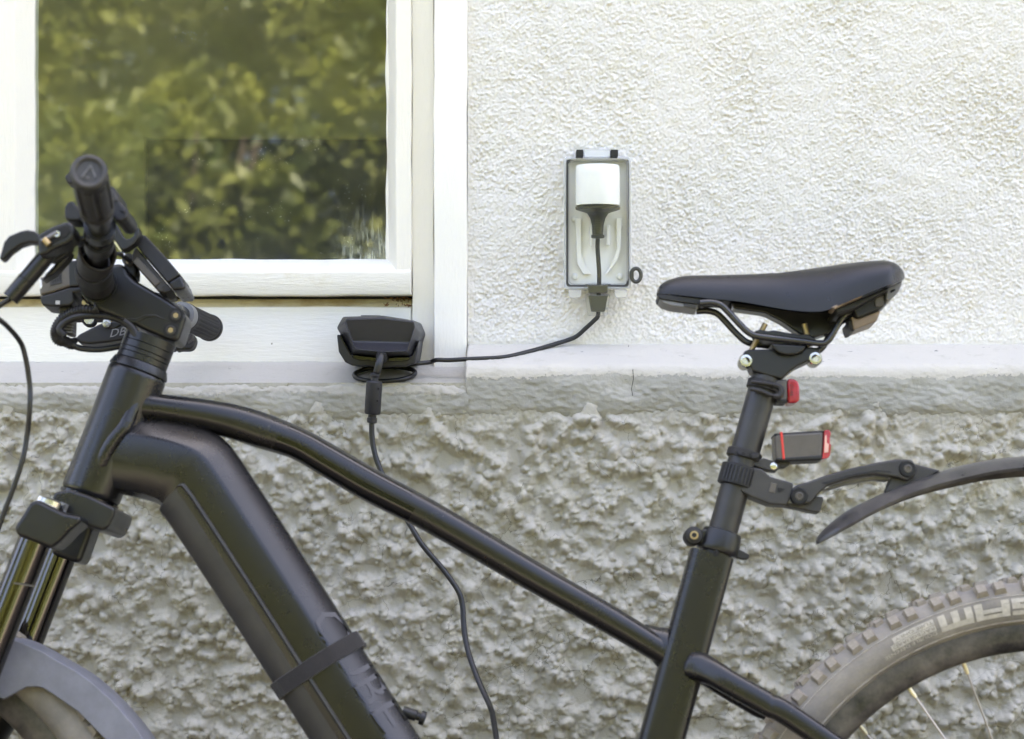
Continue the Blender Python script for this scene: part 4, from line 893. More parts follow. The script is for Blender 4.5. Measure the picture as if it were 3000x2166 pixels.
part(ext([(745, 632), (795, 642), (758, 664), (745, 660)], .0, .0167, Z2), 'clamp_window', 'dark', mg)
part(ext([(690, 735), (860, 735), (980, 690), (1050, 694), (1048, 720), (1026, 800), (960, 790), (880, 770), (800, 756)], -.012, .010, Z2), 'tension_lever', 'plasticg', mg, bevel=.002)
arm = [(835, 640), (880, 610), (950, 592), (1080, 545), (1250, 498), (1400, 465), (1550, 440), (1640, 446), (1670, 490), (1662, 558), (1605, 588), (1540, 565), (1400, 545), (1250, 565), (1080, 620), (1030, 662), (968, 732), (890, 750), (840, 720)]
part(ext(arm, .002, .018, Z2), 'arm', 'plasticg', mg, bevel=.0025, seg=3)
part(ext([(1035, 600), (1200, 548), (1400, 512), (1500, 520), (1500, 535), (1400, 528), (1230, 560), (1070, 612)], .01, .0184, Z2), 'arm_recess', 'plastic', mg, bevel=.0004)
part(ext([(1040, 650), (1100, 618), (1250, 572), (1400, 552), (1490, 568), (1478, 590), (1380, 580), (1200, 612), (1080, 650)], -.016, .000, Z2), 'arm_strut', 'gplastic', mg, bevel=.002)
part(ext([(1640, 470), (1830, 518), (1760, 560), (1600, 630), (1455, 672), (1500, 562), (1600, 560)], -.006, .010, Z2), 'guard_bracket', 'plasticg', mg, bevel=.002)
for p in ((887, 690), (1607, 508)):
    c = B(*Z2(*p), .018)
    part(lathe(c + Vector((0, .006, 0)), c - Vector((0, .002, 0)), [(0, .0092), (.0062, .0092), (.0082, .0082)], 24), 'pivot', 'plastic', mg, smooth=30)
    part(tube([c + Vector((math.cos(t) * .0068, -.0022, math.sin(t) * .0068)) for t in np.linspace(0, 2 * math.pi, 24, endpoint=False)], .0006, 6, closed=True), 'pivot_groove', 'dark', mg)
    part(lathe(c - Vector((0, .0018, 0)), c - Vector((0, .004, 0)), [(0, .0042), (.0016, .0042), (.0018, .0028), (.0006, .0024)], 18), 'pivot_bolt', 'steel' if p[0] > 0 and p[0] < 0 else 'lightbody', mg)
# ---- wheels
TP = [(.3185, .0150), (.322, .0202), (.328, .0250), (.335, .0282), (.342, .0296), (.349, .0290), (.355, .0268), (.360, .0222), (.3632, .0160), (.3650, .0085), (.3656, 0)]
def tyre_l(r): return float(np.interp(r, [a for a, b in TP[:6]], [b for a, b in TP[:6]]))
def revolve(c, prof, n=160, closed=True):
    v = []; f = []; m = len(prof)
    for i in range(n):
        t = 2 * math.pi * i / n
        for r, l in prof: v.append((c.x + r * math.cos(t), c.y - l, c.z + r * math.sin(t)))
    for i in range(n):
        for j in range(m if closed else m - 1):
            a, b = i * m, ((i + 1) % n) * m; f.append((a + j, a + (j + 1) % m, b + (j + 1) % m, b + j))
    return v, f
full = TP + [(r, -l) for r, l in reversed(TP[:-1])]
rimp = [(.2910, 0), (.2912, .0085), (.2945, .0125), (.304, .0150), (.3175, .0158), (.3215, .0150), (.3215, .0125), (.316, .012), (.316, -.012), (.3215, -.0125), (.3215, -.0150), (.3175, -.0158), (.304, -.0150), (.2945, -.0125), (.2912, -.0085)]
def knob_mesh(name, w_, h_, d_, m):
    """tapered tread block, base at z=0"""
    v = [(sx * w_ / 2 * s, sy * h_ / 2 * s, z) for z, s in ((-.0015, 1.12), (d_ * .8, .88), (d_, .78)) for sx, sy in ((-1, -1), (1, -1), (1, 1), (-1, 1))]
    f = [(0, 1, 5, 4), (1, 2, 6, 5), (2, 3, 7, 6), (3, 0, 4, 7), (4, 5, 9, 8), (5, 6, 10, 9), (6, 7, 11, 10), (7, 4, 8, 11), (8, 9, 10, 11), (3, 2, 1, 0)]
    me = bpy.data.meshes.new(name); me.from_pydata(v, [], f); me.update(); me.materials.append(M[m]); return me
KN = knob_mesh('tread_knob', .0120, .0125, .0058, 'knob'); KC = knob_mesh('tread_knob', .0145, .0095, .0046, 'knob'); KE = knob_mesh('tread_knob', .0105, .0085, .0045, 'knob')
def knob_mtx(c, ang, r, l, tilt):
    """position on the tyre, outward normal tilted from radial towards the side by tilt"""
    rad = Vector((math.cos(ang), 0, math.sin(ang))); side = Vector((0, -1, 0)); tan = Vector((-math.sin(ang), 0, math.cos(ang)))
    nrm = (rad * math.cos(tilt) + side * math.sin(tilt)).normalized(); y = nrm.cross(tan).normalized()
    m = Matrix((tan, y, nrm)).transposed().to_4x4(); m.translation = c + rad * r + side * l; return m
def wheel(c, vis, spoke_on=True):
    wh = part(revolve(c, rimp, 180), 'wheel', 'rim', smooth=40)
    part(revolve(c, full, 200), 'tyre', 'tyre', wh, smooth=60)
    rest = MB(); n = 92; k = random.Random(9)
    for i in range(n):
        for row, (r, l, tl, me) in enumerate([(.3585, .0245, R(52), KN), (.3585, -.0245, R(-52), KN), (.3640, .0128, R(18), KE), (.3640, -.0128, R(-18), KE), (.3652, 0, 0, KC)]):
            sh_ = (0, .25, .5, .62, .5)[row] + (.16 if i % 2 else -.05)
            if row in (2, 3) and i % 2: continue
            a = 2 * math.pi * (i + sh_) / n; mt = knob_mtx(c, a, r, l, tl) @ Matrix.Rotation(k.uniform(-.08, .08), 4, 'Z')
            if vis[0] < math.degrees(a) % 360 < vis[1]:
                o = bpy.data.objects.new('tread_knob', me); COL.objects.link(o); o.parent = wh; o.matrix_local = mt
            else: rest.add(([mt @ q.co for q in me.vertices], [tuple(p.vertices) for p in me.polygons]))
    o = part(rest, 'tread', 'knob', wh); o['kind'] = 'stuff'
    part(lathe(c + Vector((0, -.05, 0)), c + Vector((0, .05, 0)), [(0, .012), (.012, .014), (.013, .028), (.018, .028), (.02, .018), (.08, .018), (.082, .028), (.087, .028), (.088, .012), (.1, .012)], 24), 'hub', 'alu', wh)
    for i in range(28):
        a = 2 * math.pi * (i + .34) / 28; sd = 1 if i % 2 else -1; h_ = a + (.55 if (i // 2) % 2 else -.55)
        p = c + Vector((.289 * math.cos(a), -.004 * sd, .289 * math.sin(a))); q = c + Vector((.026 * math.cos(h_ * 1), -.034 * sd, .026 * math.sin(h_)))
        sp = part(tube([p, q], .0011, 6), 'spoke', 'spoke', wh)
        d = (q - p).normalized(); part(lathe(p - d * .004, q, [(0, .0024), (.010, .0024), (.014, .0019), (.0145, .0012)], 8), 'nipple', 'nipple', wh)
    return wh
wr = wheel(AXR, (88, 172)); wf = wheel(RF, (20, 75))
part(lathe(AXR + Vector((0, .03, 0)), AXR + Vector((0, .05, 0)), [(0, .03), (.001, .085), (.003, .085), (.0035, .075), (.006, .075), (.0065, .06), (.012, .06), (.013, .045), (.02, .04)], 40), 'cassette', 'gplastic', wr, smooth=30)
# printed lettering on the rear tyre
def polar(u, v, l=.028):
    p = B(u, v, l); d = p - AXR; return math.atan2(d.z, d.x), math.hypot(d.x, d.z)
def tyre_text(s, a0, r0, hgt, wide, m, off=.0005, boxed=False):
    """reads leftwards with its feet outward, as on the wheel; a0 start angle, r0 outer foot radius"""
    v, f = text_mesh(s, 1.0, sub=.2); cap = .729; vv = []
    for p in v:
        r = r0 - p.y * hgt / cap; a = a0 + p.x * wide / r0
        vv.append(AXR + Vector((r * math.cos(a), -(tyre_l(r) + off), r * math.sin(a))))
    part((vv, f), 'tyre_lettering', m, wr, smooth=None); return max(p.x for p in v) * wide / r0
def tyre_bar(a0, a1, r0, r1, m='tyretext', off=.0004):
    v = []; f = []; n = 20
    for i in range(n + 1):
        a = a0 + (a1 - a0) * i / n
        for r in (r0, (r0 + r1) / 2, r1): v.append(AXR + Vector((r * math.cos(a), -(tyre_l(r) + off), r * math.sin(a))))
    for i in range(n):
        for j in range(2): f.append((i * 3 + j, i * 3 + 3 + j, i * 3 + 4 + j, i * 3 + 1 + j))
    part((v, f), 'tyre_label', m, wr, smooth=180)
aL, rL = polar(2757, 1843)
def block(a_left, bars):
    for (x0, x1, y0, y1) in bars:      # x from the left in metres, y: 0 outer .. 1 inner
        tyre_bar(a_left - x0 / .338, a_left - x1 / .338, .3462 - .0172 * y0, .3462 - .0172 * y1, off=.0006)
LM = [(0, .0078, 0, .68), (.0145, .0223, 0, .68), (.029, .0368, 0, .68), (0, .0368, .68, 1)]
LA = [(0, .0085, 0, 1), (.0285, .037, 0, 1), (.0085, .0285, .42, .66), (.0085, .0285, .76, 1)]
LS = [(0, .037, 0, .26), (0, .037, .38, .62), (0, .037, .74, 1), (0, .0085, .26, .38), (.0285, .037, .62, .74)]
for i, L_ in enumerate((LM, LA, LS)): block(aL - i * .0395 / .338, L_)
aa, _ = polar(2742, 1842)
for i, (s, wd_, r0) in enumerate((('TUBE ONLY', .044, .3450), ('RACEGUARD', .049, .3385), ('DOUBLE DEFENSE', .062, .3325))):
    v, f = text_mesh(s, 1.0); wm = max(p.x for p in v)
    if i < 2:
        tyre_bar(aa, aa + (wd_ + .003) / .34, r0 + .0008, r0 - .0052); tyre_text(s, aa + .003, r0 - .0004, .0036, wd_ / wm, 'tyre', .0008)
    else: tyre_text(s, aa, r0, .0036, wd_ / wm, 'tyretext')
part(revolve(AXR, [(.3490, .0292), (.3493, .0297), (.3497, .0291)], 180), 'tyre_line', 'tyretext', wr)
part(revolve(AXR, [(.3218, .0203), (.3222, .0214), (.3235, .0217), (.3240, .0214)], 180), 'tyre_bead', 'knob', wr)
# ---- strap round the down tube, port plug
sprof = [(-.055, .004), (-.05, .016), (.0, .0215), (.24, .0392), (.32, .0412), (.60, .0420), (.66, .0405), (.94, .0320), (1.04, .022), (1.05, .006)]
def st_ring(q, off): return dt_ring(q, [(s + (off / .098 if s > .9 else (-off / .098 if s < .05 else 0)), l + (off if 0 < s < 1 else 0)) for s, l in sprof])
qs = 80.85; wq = .0087 / L78 * 10 * .5
part(loft([st_ring(qs - 1.0, -.0008), st_ring(qs - .95, .0005), st_ring(qs + .65, .0005), st_ring(qs + .7, -.0008)]), 'strap', 'strap', smooth=30)
part(ext([(1003, 1905), (1055, 1880), (1074, 1884), (1062, 1906), (1045, 1918), (1035, 1906)], .004, .014), 'strap_end', 'strap', bevel=.001)
c = B(1180, 2084); part(lathe(c, c + Vector((.88, 0, -.30)), [(0, .0058), (.015, .0060), (.0155, .0042), (.019, .0042), (.0195, .0075), (.0245, .0075), (.025, .006)], 20), 'port_plug', 'plastic', smooth=35)
# ---- headset, stem
def HX(t): return HT - AX * t          # t metres up from the head tube top
hs = part(lathe(HX(0), HX(.2), [(.0002, .0315), (.001, .0325), (.003, .0322), (.010, .0295), (.0105, .0285)], 40), 'headset', 'alu', smooth=40)
for i, (a_, b_) in enumerate(((.0108, .0172), (.0175, .0222), (.0225, .0300), (.0303, .0400))):
    part(lathe(HX(a_), HX(b_), [(0, .0277), (.0003, .0281), (b_ - a_ - .0003, .0280), (b_ - a_, .0276)], 40), 'spacer', 'alu', hs, smooth=30)
stem_px = [(1030, 190), (1085, 235), (1120, 306), (1200, 385), (1350, 472), (1500, 560), (1690, 688), (1766, 772), (1722, 900), (1690, 1000), (1660, 1072), (1500, 1018), (1310, 938), (1180, 872), (1040, 820), (900, 762), (745, 706), (690, 620), (680, 480), (760, 330), (900, 210)]
stem = part(ext(stem_px, -.024, .024, Z3), 'stem', 'alu', bevel=.005, seg=3, smooth=50)
part(ext([(900, 770), (1050, 800), (1200, 806), (1300, 765), (1420, 760), (1560, 832), (1420, 790), (1310, 800), (1220, 850), (1150, 850)], .010, .0246, Z3), 'stem_crease', 'alu', stem, bevel=.0015)
for p in ((1646, 775), (1588, 938)):
    c = B(*Z3(*p), .0243)
    part(lathe(c + Vector((0, .004, 0)), c - Vector((0, .001, 0)), [(0, .0082), (.0045, .0082), (.0047, .0060)], 26), 'bolt_recess', 'dark', stem)
    part(lathe(c - Vector((0, .0004, 0)), c - Vector((0, .003, 0)), [(0, .0054), (.0012, .0052), (.0014, .0040), (.0004, .0036)], 22), 'stem_bolt', 'plasticg', stem, smooth=30)
    part(lathe(c - Vector((0, .0010, 0)), c - Vector((0, .002, 0)), [(0, .0030), (.0004, .0030)], 6), 'hex_socket', 'brass', stem)
v, f = text_on('CPS-E', B(*Z3(1200, 520), .0243), B(*Z3(1385, 622), .0243) - B(*Z3(1200, 520), .0243), (.48, 0, .88), .0085); part((v, f), 'lettering', 'emboss', stem, smooth=None)
# ---- handlebar
CB = B(301, 846); GE = Vector((-.384, 0, 1.0814))
def bar_pt(l):
    g = float(np.interp(abs(l), [0, .045, .09, .15, .22, .375], [0, 0, .14, .42, .66, 1])); return Vector((CB.x + (GE.x - CB.x) * g, -l, CB.z + (GE.z - CB.z) * g))
lv = np.linspace(-.372, .372, 61)
bar = part(tube([bar_pt(l) for l in lv], [.0111 + .0064 * float(np.clip((.13 - abs(l)) / .06, 0, 1)) for l in lv], 28), 'handlebar', 'alu', smooth=60)
part(tube([bar_pt(-.025), bar_pt(.0255)], .0205, 36), 'bar_clamp', 'alu', bar, smooth=40)
part(tube([bar_pt(.0258), bar_pt(.030)], .0192, 36), 'bar_washer', 'gloss', bar, smooth=40)
part(tube([bar_pt(.031), bar_pt(.060)], .0188, 36), 'bar_collar', 'rubber', bar, smooth=40)
part(tube([bar_pt(.061), bar_pt(.094)], .0196, 36), 'bar_collar', 'plastic', bar, smooth=40)
def grip(sg, waffle):
    P = [bar_pt(sg * l) for l in np.linspace(.268, .374, 68)]; n = 56; rings = []
    ax = (P[-1] - P[0]).normalized(); r1 = Vector((1, 0, 0)); r1 = (r1 - ax * r1.dot(ax)).normalized(); r2 = ax.cross(r1)
    for i, c in enumerate(P):
        t = i / 67; ring = []
        for j in range(n):
            a = 2 * math.pi * j / n; r = .0158
            if t < .04: r = .0170
            elif t > .955: r = .0172
            elif .09 < t < .90:
                if waffle: r += .0007 * (1 if (i % 3 and j % 3) else -.6)
                else: r += .0010 * (1 if math.sin(a * 7 + .6) > -.25 else -1.1) if t < .86 else 0
            ring.append(c + (r1 * math.cos(a) + r2 * math.sin(a)) * r)
        rings.append(ring)
    return part(loft(rings), 'grip', 'rubber', bar, smooth=30), ax
gn, gax = grip(1, False); gf, _ = grip(-1, True)
ce = bar_pt(.3742)
for rr, tr in ((.0138, .0030),):
    r1 = (Vector((1, 0, 0)) - gax * gax.x).normalized(); r2 = gax.cross(r1)
    part(tube([ce + (r1 * math.cos(t) + r2 * math.sin(t)) * rr for t in np.linspace(0, 2 * math.pi, 40, endpoint=False)], tr, 10, closed=True), 'grip_rim', 'plasticg', bar)
part(lathe(ce - gax * .002, ce + gax, [(0, .012), (.0026, .0118)], 32), 'grip_plug', 'plasticg', bar)
tri = [(-.0062, -.0052), (.0062, -.0052), (.0015, .0062)]; mb = MB()
q3 = [ce + gax * .0012 + r1 * a + Vector((0, 0, 1)) * b for a, b in tri]
mb.add(tube([q3[0].lerp(q3[1], .52), q3[0], q3[2], q3[1].lerp(q3[2], .05)], .0008, 6)); part(mb, 'grip_emblem', 'gplastic', bar)
part(tube([bar_pt(.246), bar_pt(.2675)], .0148, 30), 'grip_collar', 'alu', bar, smooth=40)
part(tube([bar_pt(-.2675), bar_pt(-.250)], .0165, 30), 'grip_collar', 'gplastic', bar, smooth=40)
# loose rubber sleeve by the stem
sl = []
for t in np.linspace(0, 1, 9):
    c = bar_pt(.098 + .038 * t); r = .0188 - .0008 * t
    sl.append([c + Vector((math.cos(a) * r, -.014 * t * (math.cos(a - 2.2)), math.sin(a) * r)) for a in np.linspace(0, 2 * math.pi, 36, endpoint=False)])
v, f = loft(sl, cap=False); o = part((v, f), 'rubber_sleeve', 'rubber', bar, smooth=60); s_ = o.modifiers.new('thick', 'SOLIDIFY'); s_.thickness = .0025; s_.offset = -1
part(tube([bar_pt(.15), bar_pt(.172)], .0150, 30), 'brake_clamp', 'plastic', bar, smooth=40)
part(tube([bar_pt(.195), bar_pt(.212)], .0158, 30), 'brake_clamp', 'alu', bar, smooth=40)
# remote control beside the grip
part(ext([(1108, 512), (1190, 505), (1232, 570), (1272, 690), (1362, 790), (1372, 900), (1282, 950), (1212, 920), (1112, 770)], .17, .225, Z6), 'remote_control', 'plastic', bar, bevel=.003)
part(ext([(1275, 785), (1345, 805), (1335, 850), (1280, 820)], .2, .2262, Z6), 'remote_button', 'dark', bar, bevel=.001)
part(ext([(1120, 560), (1185, 550), (1260, 690), (1190, 700)], .2, .2258, Z6), 'remote_panel', 'plasticg', bar, bevel=.001)
part(ext([(690, 310), (606, 402), (640, 470), (680, 492), (712, 470), (760, 400)], .12, .14, Z6), 'thumb_lever', 'rubber', bar, bevel=.002)
part(ext([(610, 760), (640, 705), (700, 680), (800, 800), (800, 930), (660, 930), (605, 900)], .17, .2, Z6), 'lever_cover', 'plastic', bar, bevel=.004)
# near brake lever
bl = part(ext([(285, 1090), (480, 985), (640, 930), (705, 965), (735, 1040), (720, 1130), (640, 1200), (500, 1262), (380, 1330), (300, 1350), (290, 1240)], .185, .215, Z6), 'brake_lever', 'alu', bevel=.004)
part(ext([(330, 1120), (480, 1030), (600, 985), (670, 1000), (690, 1060), (640, 1120), (500, 1190), (420, 1225), (350, 1200)], .19, .2158, Z6), 'lever_recess', 'dark', bl, bevel=.001)
part(tube(cr([B(*Z6(335, 1175), .217), B(*Z6(430, 1120), .217), B(*Z6(520, 1070), .217)], 5), .0022, 8), 'lever_strut', 'gplastic', bl)
part(tube([B(*Z6(365, 1150), .219), B(*Z6(425, 1215), .219)], .0032, 14), 'lever_spring', 'brass', bl)
c = B(*Z6(520, 1090), .2165); part(lathe(c, c + Vector((0, -1, 0)), [(0, .0034), (.0012, .0032), (.0013, .002), (.001, .001)], 18), 'lever_screw', 'steel', bl)
part(ext([(-120, 1180), (-60, 1110), (75, 1052), (160, 1034), (250, 1050), (305, 1092), (342, 1172), (290, 1195), (180, 1188), (75, 1220), (-40, 1300), (-130, 1400), (-180, 1390)], .190, .206, Z6), 'lever_blade', 'alu', bl, bevel=.004)
part(tube([B(168, 716, .19), B(120, 770, .19), B(62, 838, .19), B(30, 876, .19)], [.0078, .0088, .0088, .0086], 24), 'master_cylinder', 'alu', bl, smooth=40)
part(tube([B(78, 819, .19), B(75, 823, .19)], .0090, 24), 'cylinder_seam', 'dark', bl)
part(ext([(320, 1360), (450, 1290), (640, 1200), (700, 1240), (620, 1340), (500, 1420), (330, 1400)], .165, .180, Z6), 'clamp_half', 'alu', bl, bevel=.003)
part(ext([(380, 1560), (600, 1330), (690, 1280), (660, 1360), (480, 1560), (330, 1650)], .150, .170, Z6), 'clamp_strut', 'alu', bl, bevel=.003)
part(ext([(690, 1060), (760, 1120), (960, 1060), (1140, 990), (1150, 1030), (980, 1080), (830, 1160), (740, 1190), (660, 1160)], .16, .185, Z6), 'clamp_bridge', 'alu', bl, bevel=.003)
# display with its mount
dp = part(ext([(402, 690), (410, 685), (427, 691), (490, 759), (529, 805), (491, 828), (402, 724)], -.034, .034), 'display', 'plastic', bevel=.004, seg=3)
part(ext([(491, 828), (529, 805), (538, 826), (545, 842), (537, 848), (506, 851)], -.033, .0335), 'display_foot', 'alu', dp, bevel=.003)
part(ext([(394, 722), (402, 728), (489, 830), (500, 852), (480, 858), (462, 852), (453, 841), (388, 768), (386, 748)], -.028, .028), 'display_cradle', 'plasticg', dp, bevel=.002)
part(ext([(402, 752), (470, 826), (455, 840), (389, 768)], .0, .0296), 'cradle_panel', 'lightbody', dp, bevel=.001)
part(ext([(475, 838), (492, 832), (502, 851), (480, 858)], -.01, .0302), 'release_tab', 'rubber', dp, bevel=.001)
part(ext([(362, 755), (388, 742), (400, 790), (398, 818), (372, 800), (362, 780)], -.012, .014), 'mount_arm', 'plastic', dp, bevel=.003)
c = B(377, 762, .014); part(lathe(c, c + Vector((0, -1, 0)), [(0, .0068), (.004, .0066), (.0042, .003), (.0035, .0028)], 20), 'mount_screw', 'plasticg', dp, smooth=30)
c = B(374, 768, .0185); part(lathe(c, c + Vector((0, -1, 0)), [(0, .0020), (.0006, .0018)], 10), 'mount_screw_tip', 'brass', dp)
# accessory bracket with a half-round hook
hook = [(1130, 880), (1200, 930), (1255, 1010), (1310, 1115), (1345, 1148), (1392, 1142), (1435, 1110), (1448, 1075), (1432, 1045), (1460, 1020), (1500, 1008), (1506, 1070), (1490, 1130), (1455, 1195), (1355, 1268), (1292, 1280), (1140, 1062), (1125, 960)]
part(ext(hook, .035, .052, Z6), 'hook_bracket', 'alu', bike, bevel=.0015)
part(tube([B(*Z6(1140, 1060), .045), B(*Z6(1330, 1345), .045)], .0020, 8), 'bracket_rod', 'steel')
# head light under the bar
hl = part(ext([(400, 1062), (560, 1000), (820, 802), (872, 790), (1060, 762), (1150, 1000), (1165, 1190), (1000, 1200), (880, 1205), (640, 1285), (415, 1345), (405, 1200)], -.022, .022, Z7), 'head_light', 'lightbody', bevel=.003)
part(ext([(868, 793), (1062, 764), (1150, 1000), (1165, 1190), (885, 1203)], -.021, .0226, Z7), 'light_rear', 'alu', hl, bevel=.002)
part(ext([(415, 1350), (640, 1292), (890, 1212), (1165, 1196), (1160, 1262), (955, 1300), (972, 1440), (890, 1500), (600, 1518), (460, 1500), (430, 1430)], -.021, .0216, Z7), 'light_battery', 'plastic', hl, bevel=.003)
part(ext([(405, 1072), (452, 1080), (466, 1195), (455, 1228), (412, 1250)], -.016, .0224, Z7), 'lens', 'lens', hl, bevel=.002)
part(ext([(568, 1050), (740, 925), (768, 925), (772, 1140), (580, 1190)], .01, .0230, Z7), 'light_label', 'plasticg', hl, bevel=.0004)
mb = MB()
for i in range(4):
    mb.add(ext([(618 + i * 38, 1020 - i * 24), (634 + i * 38, 1010 - i * 24), (640 + i * 36, 1140 - i * 14), (626 + i * 36, 1146 - i * 14)], .02, .0233, Z7))
part(mb, 'label_print', 'dark', hl)
mb = MB()
for i in range(3): mb.add(ext([(672 + i * 24, 1428), (688 + i * 24, 1426), (688 + i * 24, 1484), (672 + i * 24, 1486)], .02, .0219, Z7))
part(mb, 'battery_print', 'wtext', hl)
lb = part(ext([(172, 890), (216, 890), (215, 930), (213, 981), (190, 978), (182, 955), (172, 925)], -.010, .010), 'light_bracket', 'plasticg', hl, bevel=.002)
mb = MB()
for i in range(4): mb.add(ext([(184, 944 + i * 8.5), (213, 946 + i * 8.5), (213, 949.5 + i * 8.5), (184, 947.5 + i * 8.5)], .0, .0112))
part(mb, 'bracket_rib', 'gplastic', hl)
part(lathe(B(*Z7(1130, 1330), .012), B(*Z7(1230, 1440), .012), [(0, .0045), (.010, .0048), (.012, .003), (.026, .003)], 14), 'light_screw', 'gloss', hl)
# far brake lever
fb = part(ext([(540, 1005), (580, 975), (780, 872), (860, 842), (1080, 850), (1130, 890), (1120, 1000), (1080, 1040), (900, 1070), (700, 1090), (600, 1082), (550, 1060)], -.165, -.140, Z3), 'brake_lever', 'plastic', bevel=.005, seg=3)
part(ext([(815, 850), (860, 838), (1060, 835), (1060, 870), (960, 925), (870, 905)], -.16, -.1385, Z3), 'reservoir_cap', 'alu', fb, bevel=.002)
c = B(*Z3(880, 862), -.138); part(lathe(c, c + Vector((0, -1, 0)), [(0, .0052), (.0015, .0050), (.0017, .0022), (.0008, .002)], 18), 'cap_screw', 'steel', fb)
v, f = text_on('DB8', B(*Z3(905, 1018), -.1385), B(*Z3(1050, 992), -.1385) - B(*Z3(905, 1018), -.1385), (.25, 0, 1), .0145); part((v, f), 'lettering', 'text', fb, smooth=None)
c = B(*Z3(690, 820), -.15); part(lathe(c + Vector((0, .006, 0)), c - Vector((0, .003, 0)), [(0, .0085), (.007, .0088), (.0085, .0080)], 24), 'adjuster', 'dark', fb)
part(lathe(c - Vector((0, .0024, 0)), c - Vector((0, .005, 0)), [(0, .0062), (.0012, .0058)], 20), 'adjuster_face', 'steel', fb)
P = [B(*Z3(540, 815), -.152), B(*Z3(960, 815), -.152)]
part(tube([P[0].lerp(P[1], t) for t in np.linspace(0, 1, 81)], [.0036 + .0007 * (i % 2) for i in range(81)], 10), 'ribbed_hose', 'lightbody', fb)
part(tube(cr([B(*Z3(600, 1030), -.15), B(*Z3(520, 1045), -.145), B(*Z3(440, 1056), -.13), B(*Z3(370, 1055), -.10), B(*Z3(330, 1020), -.06)], 6), .0027, 10), 'brake_hose', 'cable', fb)
part(ext([(1640, 1085), (1700, 1030), (1775, 965), (1838, 972), (1868, 1030), (1842, 1118), (1800, 1148), (1690, 1148), (1640, 1165)], -.235, -.215, Z3), 'shift_lever', 'rubber', fb, bevel=.004)
mb = MB()
for i in range(6): mb.add(ext([(1752 + i * 17, 1000 - i * 3), (1758 + i * 17, 998 - i * 3), (1790 + i * 11, 1082 - i * 7), (1784 + i * 11, 1086 - i * 7)], -.23, -.2142, Z3))
part(mb, 'lever_rib', 'lightbody', fb)
part(ext([(1100, 1000), (1640, 1085), (1640, 1165), (1060, 1060)], -.235, -.219, Z3), 'lever_arm', 'plastic', fb, bevel=.003)
part(tube([bar_pt(-.165), bar_pt(-.135)], .0165, 26), 'lever_clamp', 'alu', fb, smooth=40)
# cable loops
loop = [(780, 690), (740, 712), (600, 716), (480, 752), (380, 822), (322, 920), (318, 1000), (350, 1050), (420, 1062), (480, 1092), (600, 1138), (800, 1150), (1050, 1112), (1120, 1095)]
P = cr([B(*Z3(*p), l) for p, l in zip(loop, np.linspace(.022, -.012, len(loop)))], 8); n = len(P)
hose = part(tube(P, [(.0050 if i < n * .72 else .0034) for i in range(n)], 12), 'cable_hose', 'cable', smooth=60)
wr_ = MB()
for i in range(2, int(n * .72), 2):
    t = (P[min(i + 1, n - 1)] - P[i - 1]).normalized(); a_ = Vector((0, 1, 0)).cross(t).normalized()
    wr_.add(tube([P[i] + a_ * .0052 * math.cos(q) + Vector((0, -1, 0)) * .0052 * math.sin(q) + t * .0035 * (q / math.pi - .5) for q in np.linspace(-.3, math.pi + .3, 9)], .0011, 5))
part(wr_, 'spiral_wrap', 'rubber', hose)
P = cr([B(*Z3(*p), .018) for p in ((420, 1000), (360, 930), (420, 850), (560, 790), (780, 775), (960, 800), (1080, 850), (1160, 910), (1205, 1000))], 8)
part(tube(P, .0040, 12), 'cable_hose', 'plastic', smooth=60)
P = cr([B(*Z3(*p), .022) for p in ((1070, 845), (1130, 885), (1180, 940), (1212, 1005))], 8)
part(tube(P, .0044, 12), 'hose_end', 'plastic', smooth=60)
P = cr([B(326, 745, .06), B(345, 743, .05), B(362, 752, .03), B(380, 766, .02)], 6); part(tube(P, .0024, 8), 'display_cable', 'cable')
P = cr([B(30, 876, .19), B(-20, 915, .18), B(20, 955, .16), B(58, 1000, .13), B(74, 1045, .12), B(87, 1128, .11), B(87, 1192, .11), B(79, 1278, .10), B(63, 1358, .10), B(20, 1480, .095), B(-60, 1650, .09), Vector((-.64, -.09, .60)), Vector((-.69, -.085, .44))], 7)
part(tube(P, .0027, 10), 'brake_hose', 'cable', smooth=60)
# ---- fork
crown = part(ext([(150, 1462), (160, 1440), (206, 1434), (262, 1452), (338, 1488), (333, 1510), (318, 1545), (299, 1556), (231, 1533), (190, 1520)], -.050, .050), 'fork', 'alu', bevel=.006, seg=3, smooth=60)
part(ext([(40, 1545), (70, 1500), (86, 1473), (108, 1462), (190, 1502), (240, 1512), (234, 1532), (205, 1556), (178, 1585), (150, 1608), (100, 1588), (50, 1570)], .040, .088), 'fork_shoulder', 'alu', crown, bevel=.010, seg=4, smooth=70)
part(ext([(196, 1496), (276, 1530), (262, 1575), (234, 1652), (200, 1642), (145, 1622), (160, 1560)], -.088, -.042), 'fork_shoulder', 'alu', crown, bevel=.006, seg=3, smooth=60)
for sg in (1, -1):
    p0 = B(108, 1569, .065); p0 = Vector((p0.x, -sg * .065, p0.z)); leg = Vector((RF.x + .03, -sg * .065, .36))
    part(tube([p0 + AX * -.01, p0 + AX * .19], .0172, 40), 'stanchion', 'stanch', crown, smooth=60)
    e1 = p0 + AX * .17
    part(tube([e1, e1 + AX * .012, e1 + (leg - e1) * .5, leg, leg + (leg - e1).normalized() * .03], [.0225, .0245, .023, .020, .012], 30), 'fork_lower', 'alu', crown, smooth=50)
    part(lathe(RF + Vector((0, -sg * .050, 0)), RF + Vector((0, -sg * .085, 0)), [(0, .014), (.02, .02), (.033, .018)], 20), 'axle_boss', 'alu', crown)
p0 = B(142, 1482, .065)
dl = part(lathe(p0 + AX * .006, p0 - AX * .02, [(0, .0165), (.006, .0165), (.007, .0150), (.012, .0148), (.0135, .0125), (.014, .006)], 26), 'lockout_dial', 'steel', crown, smooth=35)
